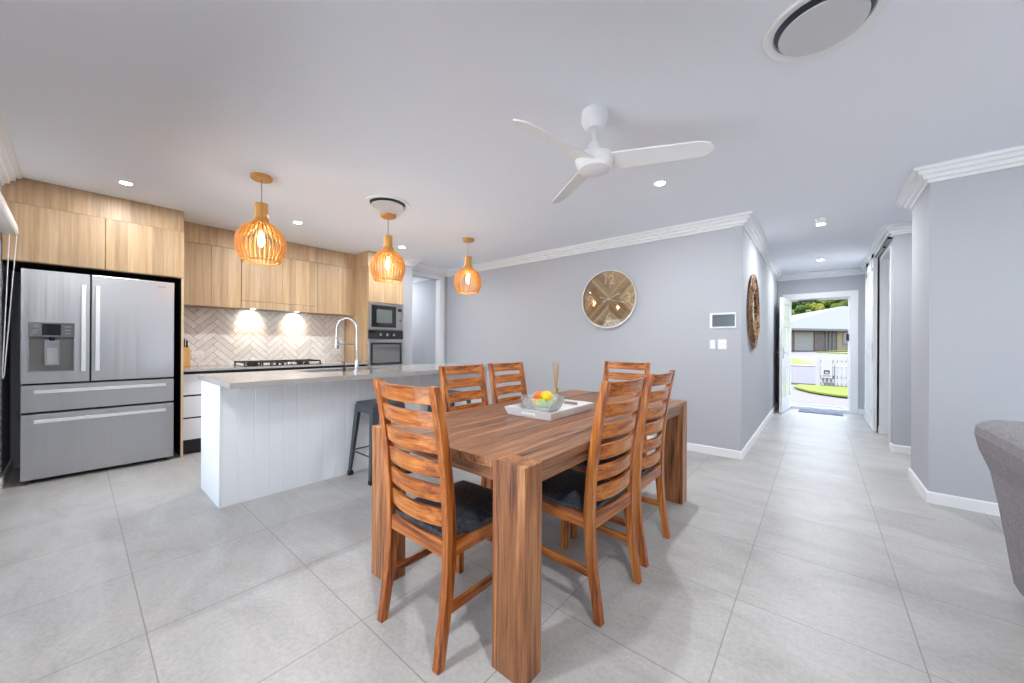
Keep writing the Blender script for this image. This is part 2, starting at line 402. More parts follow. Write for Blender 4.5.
mb.box(XR - .012, XR + .122, 6.071, 6.083, 0, 2.358, 'trim').box(XR - .012, XR + .122, 6.967, 6.979, 0, 2.358, 'trim').box(XR - .012, XR + .122, 6.083, 6.967, 2.346, 2.358, 'trim')
struct(mb.build('trim_7'))

# sliding glass doors of the window wall and the added outer-wall window
def slider(n, x0, x1, z1, panels, axis='X', c=YL - .08):
    root = empty('window_%d' % n); root['kind'] = 'structure'
    w = (x1 - x0) / panels
    def bx(mb, a0, a1, z0, z2, m, t=.04):
        if axis == 'X': mb.box(a0, a1, c - t / 2, c + t / 2, z0, z2, m)
        else: mb.box(c - t / 2, c + t / 2, a0, a1, z0, z2, m)
    for i in range(panels):
        a, b_ = x0 + i * w, x0 + (i + 1) * w
        f = MB(); bx(f, a, a + .05, 0, z1, 'white'); bx(f, b_ - .05, b_, 0, z1, 'white'); bx(f, a + .05, b_ - .05, 0, .08, 'white'); bx(f, a + .05, b_ - .05, z1 - .06, z1, 'white')
        fo = f.build('window_frame', root)
        g = MB(); bx(g, a + .05, b_ - .05, .08, z1 - .06, 'pane', .006); g.build('pane', fo)
slider(1, -4.55, -.9, 2.06, 3)
slider(2, .5, 3.5, 2.1, 3)
slider(3, 1.4, 3.0, 2.1, 2, 'Y', XO + .06)  # unseen window added to let light in through the outer wall

# ================================================================ KITCHEN
# --- fridge
FX = -4.98
fr = empty('fridge', (FX, .176, 0)); tag(fr, 'large stainless steel french-door fridge with two bottom drawers and a water dispenser', 'fridge')
def loc(mb_name, mb, parent, **k):
    return mb.build(mb_name, parent, **k)
# coordinates below are local: x depth (0 = door face), y along wall
Y0, Y1 = -.463, .463; SP = -.09
B('cabinet_body', (-.72, -.073, Y0 + .005, Y1 - .005, .03, 1.765), 'black', fr, .004)
ld = MB()
dy0, dy1, dz0, dz1 = -.427, -.181, .93, 1.343
# left door as a frame round the dispenser bay
ld.box(-.07, 0, Y0, dy0, .834, 1.78, 'steel').box(-.07, 0, dy1, SP - .005, .834, 1.78, 'steel')
ld.box(-.07, 0, dy0, dy1, .834, dz0, 'steel').box(-.07, 0, dy0, dy1, dz1, 1.78, 'steel')
ldo = ld.build('door', fr); ldo['label'] = 'left door with built-in ice and water dispenser'
dp = MB()
dp.box(-.066, -.060, dy0, dy1, dz0, dz1, 'bay').box(-.060, .003, dy0, dy1, 1.222, dz1, 'panelsteel')
dp.box(-.06, .002, dy0, dy0 + .006, dz0, 1.222, 'chrome').box(-.06, .002, dy1 - .006, dy1, dz0, 1.222, 'chrome').box(-.06, .004, dy0, dy1, dz0 - .004, dz0 + .006, 'chrome')
dpo = dp.build('dispenser', ldo, .0015)
dd = MB().box(.003, .005, dy0 + .07, dy1 - .075, 1.235, dz1 - .012, 'black_glass'); dd.build('display', dpo)
for k in range(3):
    MB().box(.003, .006, dy0 + .02, dy0 + .05, 1.245 + k * .03, 1.256 + k * .03, 'mattgrey').build('button', dpo)
    MB().box(.003, .006, dy1 - .055, dy1 - .02, 1.245 + k * .03, 1.256 + k * .03, 'mattgrey').build('button', dpo)
dq = MB().box(-.05, -.02, -.345, -.262, .98, 1.20, 'chrome').box(-.02, -.012, -.335, -.272, .99, 1.13, 'steelplain').cyl((-.03, -.304, 0), .018, 1.19, 1.222, 'black')
dq.build('paddle', dpo, .004)
rd = MB().box(-.07, 0, SP + .005, Y1, .834, 1.78, 'steel').build('door', fr, .004)
rd['label'] = 'plain right door'
MB().box(0, .0015, .34, .40, 1.722, 1.733, 'mattgrey').build('badge', rd)
d1 = MB().box(-.07, 0, Y0, Y1, .594, .817, 'steel').build('drawer', fr, .004)
d2 = MB().box(-.07, 0, Y0, Y1, .035, .576, 'steel').build('drawer', fr, .004)
def hbar(y, z0, z1, parent):
    mb = MB().box(.032, .05, y - .014, y + .014, z0, z1, 'handle').box(0, .034, y - .010, y + .010, z0 + .01, z0 + .045, 'handle').box(0, .034, y - .010, y + .010, z1 - .045, z1 - .01, 'handle')
    mb.build('handle', parent, .003)
hbar(-.13, .925, 1.68, ldo); hbar(-.048, .925, 1.68, rd)
for d, z in ((d1, .765), (d2, .518)):
    mb = MB().box(.032, .05, -.395, .40, z - .014, z + .014, 'handle').box(0, .034, -.39, -.355, z - .01, z + .01, 'handle').box(0, .034, .355, .39, z - .01, z + .01, 'handle')
    mb.build('handle', d, .003)
for yy in (-.42, .42): MB().cyl((-.05, yy, 0), .018, 0, .032, 'black', 12).build('foot', fr)
# water hose looped behind the fridge
pts = [(-5.742, -.30, .72)] + [(-5.735, -.325 - .045 * math.sin(PI * k / 12) + .03, .68 - .36 * k / 12) for k in range(13)] + [(-5.742, -.29, .28)]
tag(MB().tube(pts, .004, 'mattgrey', 8).build('water_hose'), 'thin dark hose looping down the wall behind the left edge of the fridge', 'hose')

# --- overhead fridge cupboard + side panel + bulkhead
fc = empty('overhead_cabinet', (-5.03, .15, 1.84)); tag(fc, 'oak overhead cabinet directly above the fridge with two doors', 'cabinet')
MB().box(-.70, 0, -.53, .545, 0, .475, 'oak').build('cabinet_body', fc)
for a, b_ in ((-.53, .022), (.026, .566)): MB().box(.001, .019, a, b_, .005, .474, 'oak').build('door', fc, .001)
MB().box(-.70, -.01, -.53, .545, -.004, 0, 'darkgap').build('underside_shade', fc)  # dark sheet paints the shade under the cabinet
tag(MB().box(XK + .002, -5.03, YL + .003, .713, 2.32, H - .002, 'oak').build('bulkhead_panel'), 'oak infill panel between the fridge cabinet and the ceiling', 'panel')
sp_ = MB().box(-5.745, -5.03, .697, .713, .004, 2.318, 'darkgap').box(-5.03, -5.012, .697, .716, .004, 1.84, 'oak_edge').box(-5.745, -5.03, .713, .716, .004, 2.318, 'oak_x')  # dark inner face paints the shadow gap beside the fridge
tag(sp_.build('cabinet_side_panel'), 'tall oak end panel on the right side of the fridge', 'panel')

# --- base drawers, counter
bc = empty('base_cabinet', (-5.06, 1.72, 0)); tag(bc, 'white handleless base cabinet along the tiled wall, right of the fridge', 'cabinet')
MB().box(-.685, -.02, -1.0, 1.01, .15, .876, 'darkgap').build('cabinet_body', bc)
MB().box(-.60, -.06, -1.0, 1.01, 0, .15, 'darkgap').build('plinth', bc)
ys = [-1.0, -.26, .58, 1.008]
for a, b_ in zip(ys[:-1], ys[1:]):
    for z0, z1 in ((.16, .378), (.395, .612), (.63, .845)):
        MB().box(-.018, 0, a + .002, b_ - .002, z0, z1, 'drawer_white').build('drawer', bc, .0015)
ct = MB().box(XK + .002, -5.02, .717, 2.73, .878, .902, 'stone').build('countertop', bevel=.001)
tag(ct, 'thin taupe stone countertop along the tiled splashback wall', 'countertop')

# --- herringbone splashback
def clip(poly, lo, hi, ax):
    for s_, lim in ((1, lo), (-1, hi)):
        out = []
        for i in range(len(poly)):
            p, q = poly[i - 1], poly[i]; dp_ = s_ * (p[ax] - lim); dq_ = s_ * (q[ax] - lim)
            if dp_ >= 0: out.append(p)
            if dp_ * dq_ < 0:
                t_ = dp_ / (dp_ - dq_); out.append(tuple(p[k] + t_ * (q[k] - p[k]) for k in (0, 1)))
        poly = out
        if not poly: return poly
    return poly
sb = MB(); SY0, SY1, SZ0, SZ1 = .717, 2.728, .903, 1.603
sb.box(XK + .001, XK + .008, SY0, SY1, SZ0, SZ1, 'grout')
W = .066; N = 4; gp = .0022
for i in range(-40, 41):
    for j in range(-14, 15):
        ox, oy = i + N * j, i - N * j
        for (a0, a1, b0, b1) in ((0, N, 0, 1), (N, N + 1, 1 - N, 1)):
            r = [(ox + a0, oy + b0), (ox + a1, oy + b0), (ox + a1, oy + b1), (ox + a0, oy + b1)]
            r = [(x * W + (gp if k in (0, 3) else -gp), y * W + (gp if k in (0, 1) else -gp)) for k, (x, y) in enumerate(r)]
            c45 = math.sqrt(.5)
            r = [((x - y) * c45 + 1.70, (x + y) * c45 + 1.2) for x, y in r]
            r = clip(r, SY0, SY1, 0)
            if len(r) >= 3: r = clip(r, SZ0, SZ1, 1)
            if len(r) < 3: continue
            q = []
            for p in r:
                if not q or (abs(p[0] - q[-1][0]) + abs(p[1] - q[-1][1])) > 1e-5: q.append(p)
            if len(q) < 3: continue
            sb.prism(q, 'X', XK + .008, XK + .0125, 'tile%d' % random.choice((0, 0, 1, 2)))
o = sb.build('wall_splashback'); struct(o)

# --- power outlets on splashback
def outlet(name, loc, rz, label, w=.115, h=.075, sw=2, cat='power outlet', group=None):
    e = empty(name, loc, rz); tag(e, label, cat, group)        # faces +x local
    MB().box(0, .009, -w / 2, w / 2, -h / 2, h / 2, 'outletpl').build('plate', e, .002)
    for k in range(sw):
        y = (k - (sw - 1) / 2) * w / max(sw, 1) * .9
        MB().box(.009, .013, y - .012, y + .012, -.013 if sw < 2 or cat != 'power outlet' else .010, .013 if sw < 2 or cat != 'power outlet' else .026, 'plastic').build('switch', e, .001)
        if cat == 'power outlet':
            MB().box(.0088, .0094, y - .011, y - .008, -.015, -.004, 'black').box(.0088, .0094, y + .008, y + .011, -.015, -.004, 'black').box(.0088, .0094, y - .0015, y + .0015, -.026, -.016, 'black').build('socket', e)
    return e
outlet('power_outlet', (XK + .0125, .945, 1.035), 0, 'white double power outlet on the tiled wall beside the knife block')
outlet('power_outlet', (XK + .0125, 2.60, 1.06), 0, 'white double power outlet on the tiled wall near the oven tower')
# --- knife block + knives
kb = empty('knife_block', (-5.58, .80, .902)); tag(kb, 'orange-toned wooden knife block on the counter beside the fridge panel', 'knife block')
MB().prism([(-.07, 0), (.07, 0), (.05, .215), (-.045, .245)], 'Y', -.045, .045, 'block').build('block', kb, .004)
MB().box(-.072, .072, -.047, .047, 0, .022, 'block').build('foot', kb, .002)
for k, (dx, dy) in enumerate(((-.02, -.022), (.0, .0), (.018, .022))):
    z = .228 - .3 * dx
    kn = MB().box(dx - .012, dx + .012, dy - .008, dy + .008, z, z + .105 - .015 * k, 'black').box(dx - .012, dx + .012, dy - .003, dy + .003, z - .01, z + .004, 'chrome')
    o = kn.build('knife', bevel=.003, loc=(-5.58, .80, .904))
    tag(o, 'black-handled knife standing in the wooden knife block', 'knife', 'black-handled knives in the block')
# --- gas cooktop
ck = empty('gas_cooktop', (-5.36, 1.70, .902)); tag(ck, 'black five-burner gas cooktop set in the rear counter under the rangehood', 'cooktop')
MB().box(-.24, .24, -.44, .44, 0, .008, 'black_glass').build('hob_plate', ck, .002)
for (x, y, r) in ((-.11, -.29, .04), (.11, -.29, .035), (0, 0, .06), (-.11, .29, .04), (.11, .29, .035)):
    MB().lathe([(r, .008), (r, .02), (r * .7, .024), (r * .7, .032), (.005, .034)], 'iron', 20, (x, y, 0)).build('burner', ck)
for yc, hw in ((-.29, .135), (0, .13), (.29, .135)):
    g = MB()
    for x in (-.2, .2): g.box(x - .006, x + .006, yc - hw, yc + hw, .036, .05, 'iron')
    for y in (-hw, 0, hw): g.box(-.2, .2, yc + y - .006, yc + y + .006, .036, .052, 'iron')
    for x in (-.2, .2):
        for y in (-hw, hw): g.box(x - .008, x + .008, yc + y - .008, yc + y + .008, .008, .04, 'iron')
    g.build('trivet', ck)
for k in range(5): MB().lathe([(.018, .008), (.016, .03), (.002, .031)], 'chrome', 16, (.215, -.12 + .06 * k, 0)).build('knob', ck)

# --- wall cabinets (four doors) with rangehood between
UX = -5.43
def upper(name, y0, y1, z0, doors, label):
    e = empty(name, (UX, (y0 + y1) / 2, z0)); tag(e, label, 'cabinet'); c_ = (y0 + y1) / 2
    MB().box(XK - UX + .001, 0, y0 - c_ + .0005, y1 - c_ - .0005, 0, 2.312 - z0, 'oak').build('cabinet_body', e)
    for a, b_ in zip(doors[:-1], doors[1:]): MB().box(.001, .019, a - c_ + .0015, b_ - c_ - .0015, 0, 2.309 - z0, 'oak').build('door', e, .001)
upper('wall_cabinet', .717, 1.30, 1.605, [.765 - .045, 1.01, 1.298], 'oak wall cabinet with two doors left of the rangehood, next to the fridge')
upper('wall_cabinet', 1.302, 2.185, 1.70, [1.302, 1.745, 2.185], 'oak wall cabinet with shorter doors directly above the rangehood')
upper('wall_cabinet', 2.187, 2.70, 1.605, [2.187, 2.475, 2.70], 'oak wall cabinet with two doors between rangehood and oven tower')
tag(MB().box(XK + .001, UX + .018, 2.702, 2.729, 1.605, 2.312, 'oak').build('filler_panel'), 'narrow oak filler strip between the wall cabinets and the oven tower', 'panel')
rh = empty('range_hood', (UX, 1.743, 1.605)); tag(rh, 'built-in rangehood with an oak fascia and two lamps above the cooktop', 'rangehood')
MB().box(.0, .024, -.44, .44, .0, .092, 'oak').build('fascia', rh, .001)
MB().box(-.30, 0, -.43, .43, .018, .09, 'steelplain').build('hood_body', rh)
for y in (-.27, .25):
    MB().cyl((-.16, y, 0), .03, .013, .018, 'lamp', 16).build('hood_lamp', rh)
    lamp('SPOT', (UX - .20, 1.743 + y, 1.612), 7, (1, .80, .55), (0, math.radians(40), 0), .02, name='rangehood_lamp_light', spot_size=math.radians(95), spot_blend=.8)
tag(MB().box(XK + .001, UX, .717, 2.729, 2.316, H - .002, 'oak').build('bulkhead_panel'), 'long oak infill panel between the wall cabinets and the ceiling', 'panel')

# --- oven tower
TX = -5.03
tw = empty('oven_tower', (TX, 3.022, 0)); tag(tw, 'full-height oak cabinet tower holding the microwave and wall oven', 'cabinet')
MB().box(XK - TX + .002, 0, -.288, -.272, .1, 2.312, 'oak_x').build('side_panel', tw)
MB().box(XK - TX + .002, 0, .272, .288, .1, 2.312, 'oak_x').build('side_panel', tw)
MB().box(-.71, -.05, -.271, .271, .0, .1, 'darkgap').build('plinth', tw)
MB().box(-.71, -.001, -.271, .271, 1.79, 2.312, 'oak').box(-.71, -.001, -.271, .271, .1, .846, 'oak').box(-.71, -.68, -.271, .271, .846, 1.79, 'darkgap').box(-.67, -.01, -.271, .271, 1.376, 1.388, 'oak').build('carcass', tw)
MB().box(.001, .019, -.288, .288, 1.79, 2.309, 'oak').build('door', tw, .001)
MB().box(.001, .019, -.288, .288, .48, .846, 'oak').build('drawer', tw, .001)
MB().box(.001, .019, -.288, .288, .105, .476, 'oak').build('drawer', tw, .001)
tag(MB().box(XK + .001, TX, 2.731, 3.313, 2.316, H - .002, 'oak').build('bulkhead_panel'), 'oak infill panel between the oven tower and the ceiling', 'panel')
mw = empty('microwave', (TX, 3.022, 1.389)); tag(mw, 'built-in microwave with stainless surround in the tower above the oven', 'microwave')
mb = MB().box(-.45, .0, -.268, .268, .002, .392, 'mattgrey'); mb.build('housing', mw)
mb = MB().box(.001, .022, -.286, .286, 0, .035, 'steelplain').box(.001, .022, -.286, .286, .36, .396, 'steelplain').box(.001, .022, -.286, -.245, .035, .36, 'steelplain').box(.001, .022, .16, .286, .035, .36, 'steelplain')
mb.build('trim_frame', mw, .001)
dr = MB().box(.001, .024, -.245, .16, .035, .36, 'black_glass').build('door', mw, .002)
MB().box(.024, .0255, -.165, .09, .10, .30, mat('microwave window', (.13, .15, .14), .15)).build('window', dr)
MB().box(.022, .024, .195, .255, .285, .325, 'black_glass').build('display', mw)
MB().cyl((.022, .225, .15), .022, 0, .02, 'chrome', 20, 'X').build('knob', mw)
ov = empty('wall_oven', (TX, 3.022, .85)); tag(ov, 'stainless wall oven with black control strip below the microwave', 'oven')
MB().box(-.55, 0, -.268, .268, .004, .52, 'mattgrey').build('housing', ov)
MB().box(.001, .022, -.286, .286, .40, .522, 'black_glass').build('control_panel', ov, .001)
for y in (-.11, 0, .11): MB().lathe([(.022, 0), (.02, .025), (.004, .027)], 'chrome', 20, (.022, y, .462), 'X').build('knob', ov)
odr = MB().box(.001, .026, -.286, .286, .0, .395, 'steelplain').box(.026, .0275, -.262, .262, .012, .345, 'black_glass').box(.0275, .0285, -.225, .225, .045, .315, 'oven_window').build('door', ov, .001)
MB().box(.06, .075, -.24, .24, .355, .373, 'chrome').box(.026, .06, -.21, -.19, .357, .371, 'chrome').box(.026, .06, .19, .21, .357, .371, 'chrome').build('handle', odr, .003)

# ================================================================ ISLAND
isl = empty('kitchen_island', (-3.55, 2.02, 0)); tag(isl, 'white kitchen island clad in vertical grooved boards', 'kitchen island')
mb = MB().box(-.29, .262, -1.345, 1.36, 0, .878, 'white_panel')
mb.build('island_body', isl)
# grooved face: individual board strips with v gaps
mb = MB(); y = -1.345; 
while y < 1.355:
    y2 = min(y + .1, 1.36)
    mb.prism([(.262, y + .0), (.277, y + .0), (.28, y + .003), (.28, y2 - .003), (.277, y2), (.262, y2)], 'Z', .0, .878, 'white_panel'); y = y2
mb.build('front_cladding', isl)
mb = MB()
mb.box(-.30, .282, -1.36, -1.345, 0, .878, 'white_panel').build('end_panel', isl, .001)
MB().box(-.30, .282, 1.36, 1.375, 0, .878, 'white_panel').build('end_panel', isl, .001)
for a in range(4): MB().box(-.31, -.29, -1.34 + a * .675, -.67 + a * .675, .12, .85, 'drawer_white').build('door', isl, .001)
# top with sink cut-out
IT = MB(); x0, x1, y0, y1, z0, z1 = -3.895, -2.935, .645, 3.40, .88, .92
sx0, sx1, sy0, sy1 = -3.80, -3.45, 1.35, 2.10
IT.box(x0, sx0, y0, y1, z0, z1, 'stone').box(sx1, x1, y0, y1, z0, z1, 'stone').box(sx0, sx1, y0, sy0, z0, z1, 'stone').box(sx0, sx1, sy1, y1, z0, z1, 'stone')
bmesh.ops.remove_doubles(IT.bm, verts=IT.bm.verts, dist=1e-5)
tag(IT.build('island_benchtop'), 'long taupe stone benchtop on the white island with a sink cut-out', 'benchtop')
sk = MB()
for (a, b_) in ((sy0 + .002, 1.715), (1.735, sy1 - .002)):
    sk.box(sx0 + .003, sx1 - .003, a, b_, .879, .8792, 'steelplain')
mb = MB()
for (a, b_) in ((sy0, 1.715), (1.735, sy1)):
    mb.box(sx0 + .001, sx0 + .004, a + .001, b_ - .001, .885, .916, 'steelplain').box(sx1 - .004, sx1 - .001, a + .001, b_ - .001, .885, .916, 'steelplain')
    mb.box(sx0 + .004, sx1 - .004, a + .001, a + .004, .885, .916, 'steelplain').box(sx0 + .004, sx1 - .004, b_ - .004, b_ - .001, .885, .916, 'steelplain')
    mb.box(sx0 + .001, sx1 - .001, a + .001, b_ - .001, .8805, .885, 'steelplain').cyl(((sx0 + sx1) / 2, (a + b_) / 2, 0), .03, .885, .888, 'chrome', 20)
tag(mb.build('sink'), 'stainless double sink set into the island benchtop', 'sink')
# faucet
fx, fy = -3.41, 1.742
fa = empty('kitchen_faucet', (fx, fy, .92)); tag(fa, 'tall chrome spring-neck pull-down faucet on the island beside the sink', 'faucet')
MB().lathe([(.028, 0), (.028, .012), (.019, .02), (.019, .10), (.012, .11), (.0095, .40)], 'chrome', 20).build('column', fa)
d = Vector((-.85, -.53, 0)).normalized()
arc = []
for k in range(25):
    a = PI * k / 24; arc.append((d.x * (.105 - .105 * math.cos(a)), d.y * (.105 - .105 * math.cos(a)), .40 + .105 * math.sin(a)))
arc += [(d.x * .21, d.y * .21, .40 - .02 * k) for k in range(1, 5)]
sn = MB().tube(arc, .009, 'chrome', 10)
for k in range(0, len(arc) - 1):
    for q in (0, .5):
        p = Vector(arc[k]).lerp(Vector(arc[k + 1]), q); dn = (Vector(arc[k + 1]) - Vector(arc[k])).normalized()
        sn.tube([p - dn * .0022, p + dn * .0022], .0118, 'chrome', 10)
sn.build('spring_neck', fa)
MB().lathe([(.012, .32), (.019, .30), (.021, .22), (.017, .205)], 'chrome', 16, (d.x * .21, d.y * .21, 0)).build('spray_head', fa)
MB().tube([(0, 0, .255), (d.x * .19, d.y * .19, .255)], .006, 'chrome', 8).lathe([(.024, .245), (.024, .268)], 'chrome', 16, (d.x * .21, d.y * .21, 0), cap=False).build('support_arm', fa)
MB().tube([(0, .018, .06), (0, .05, .07), (.0, .10, .10)], .006, 'chrome', 8).build('lever', fa)
sd = empty('soap_dispenser', (-3.41, 1.62, .92)); tag(sd, 'small black soap pump left of the faucet on the island', 'soap dispenser')
MB().lathe([(.014, 0), (.014, .035), (.006, .04), (.005, .075), (.009, .08), (.009, .088)], 'black', 14).build('pump', sd)
MB().tube([(0, 0, .082), (-.05, 0, .080)], .005, 'black', 8).build('spout', sd)

# ================================================================ STOOLS
st = empty('bar_stool', (-3.05, 1.78, 0)); tag(st, 'dark grey metal bar stool tucked under the island behind the nearest table leg', 'bar stool', 'metal bar stools at the island')
hs, hf = .155, .20
mb = MB()
mb.hexa([(-hs, -hs, .635), (hs, -hs, .635), (hs, hs, .635), (-hs, hs, .635)], [(-hs + .004, -hs + .004, .662), (hs - .004, -hs + .004, .662), (hs - .004, hs - .004, .662), (-hs + .004, hs - .004, .662)], 'gunmetal')
mb.build('seat', st, .012, 3)
mb = MB(); i_ = hs - .002
for (a, b_) in (((-i_, -i_), (i_, -i_)), ((i_, -i_), (i_, i_)), ((i_, i_), (-i_, i_)), ((-i_, i_), (-i_, -i_))):
    nx, ny = (b_[1] - a[1]), -(b_[0] - a[0]); L_ = math.hypot(nx, ny); nx /= L_; ny /= L_
    o1 = .006
    A_ = Vector((*a, 0)); B_ = Vector((*b_, 0)); n_ = Vector((nx, ny, 0))
    mb.add([A_ + Vector((0, 0, .575)) + n_ * o1, B_ + Vector((0, 0, .575)) + n_ * o1, B_ + Vector((0, 0, .637)), A_ + Vector((0, 0, .637)),
            A_ + Vector((0, 0, .575)) + n_ * (o1 - .003), B_ + Vector((0, 0, .575)) + n_ * (o1 - .003), B_ + Vector((0, 0, .637)) - n_ * .003, A_ + Vector((0, 0, .637)) - n_ * .003],
           [(0, 1, 2, 3), (7, 6, 5, 4), (0, 4, 5, 1), (1, 5, 6, 2), (2, 6, 7, 3), (3, 7, 4, 0)], 'gunmetal')
mb.build('apron', st)
for sx in (-1, 1):
    for sy in (-1, 1):
        def pt(h, z, dx, dy): return ((h + dx) * sx, (h + dy) * sy, z)
        mb = MB(); wt, wb, th = .062, .034, .006
        for (ax) in (0, 1):      # L-section pressed steel leg
            if ax == 0:
                b4 = [pt(hf, .0, 0, 0), pt(hf, .0, -wb, 0), pt(hf, .0, -wb, -th), pt(hf, .0, 0, -th)]
                t4 = [pt(hs, .632, 0, 0), pt(hs, .632, -wt, 0), pt(hs, .632, -wt, -th), pt(hs, .632, 0, -th)]
            else:
                b4 = [pt(hf, .0, 0, 0), pt(hf, .0, 0, -wb), pt(hf, .0, -th, -wb), pt(hf, .0, -th, 0)]
                t4 = [pt(hs, .632, 0, 0), pt(hs, .632, 0, -wt), pt(hs, .632, -th, -wt), pt(hs, .632, -th, 0)]
            mb.hexa(b4, t4, 'gunmetal')
        lg = mb.build('leg', st)
        MB().hexa([pt(hf, 0, .004, .004), pt(hf, 0, -.038, .004), pt(hf, 0, -.038, -.038), pt(hf, 0, .004, -.038)],
                  [pt(hf, .035, .001, .001), pt(hf, .035, -.036, .001), pt(hf, .035, -.036, -.036), pt(hf, .035, .001, -.036)], 'black').build('rubber_foot', lg)
hz = hf - (hf - hs) * .22 / .632 - .008
for (a, b_) in (((-hz, -hz), (hz, -hz)), ((hz, -hz), (hz, hz)), ((hz, hz), (-hz, hz)), ((-hz, hz), (-hz, -hz))):
    MB().tube([(*a, .22), (*b_, .22)], .007, 'gunmetal', 8).build('footrest', st)
s2 = copy_tree(st); s2.location = (-3.05, 2.60, 0)
tag(s2, 'dark grey metal bar stool at the island, seen through the slats of the far-left chair', 'bar stool', 'metal bar stools at the island')

# ================================================================ DINING TABLE
TX0, TX1, TY0, TY1, TZ = -1.765, -.765, .985, 3.0, .761
tb = empty('dining_table', (-1.265, 1.9925, 0)); tag(tb, 'large rustic brown timber dining table with thick block legs', 'dining table')
hx, hy = .5, 1.0075; lw, ld_ = .15, .105
for sx in (-1, 1):
    for sy in (-1, 1):
        xs = sorted((sx * hx, sx * (hx - lw))); ysn = sorted((sy * hy, sy * (hy - ld_)))
        MB().box(xs[0], xs[1], ysn[0], ysn[1], 0, TZ, 'table_Z').build('leg', tb, .004)
mb = MB()
nb_ = 9; wbd = (2 * hx) / nb_
xs_ = [-hx, -hx + lw] + [-hx + lw + (2 * hx - 2 * lw) * k / 7 for k in range(1, 8)] + [hx]
xs_ = sorted(set(round(x, 4) for x in xs_))
for a, b_ in zip(xs_[:-1], xs_[1:]):
    e = a < -hx + lw - .01 or b_ > hx - lw + .01
    yy = hy - ld_ - .0012 if e else hy
    mb.box(a + .0006, b_ - .0006, -yy, yy, TZ - .033, TZ - .0004, 'table_Y')
mb.build('tabletop', tb, .0015, 1)
mb = MB()
for s in (-1, 1):
    xs = sorted((s * (hx - .012), s * (hx - .04))); ysn = sorted((s * (hy - .012), s * (hy - .04)))
    MB().box(xs[0], xs[1], -hy + ld_, hy - ld_, TZ - .082, TZ - .034, 'table_Y').build('side_apron', tb, .002)
    MB().box(-hx + lw, hx - lw, ysn[0], ysn[1], TZ - .082, TZ - .034, 'table_X').build('end_apron', tb, .002)

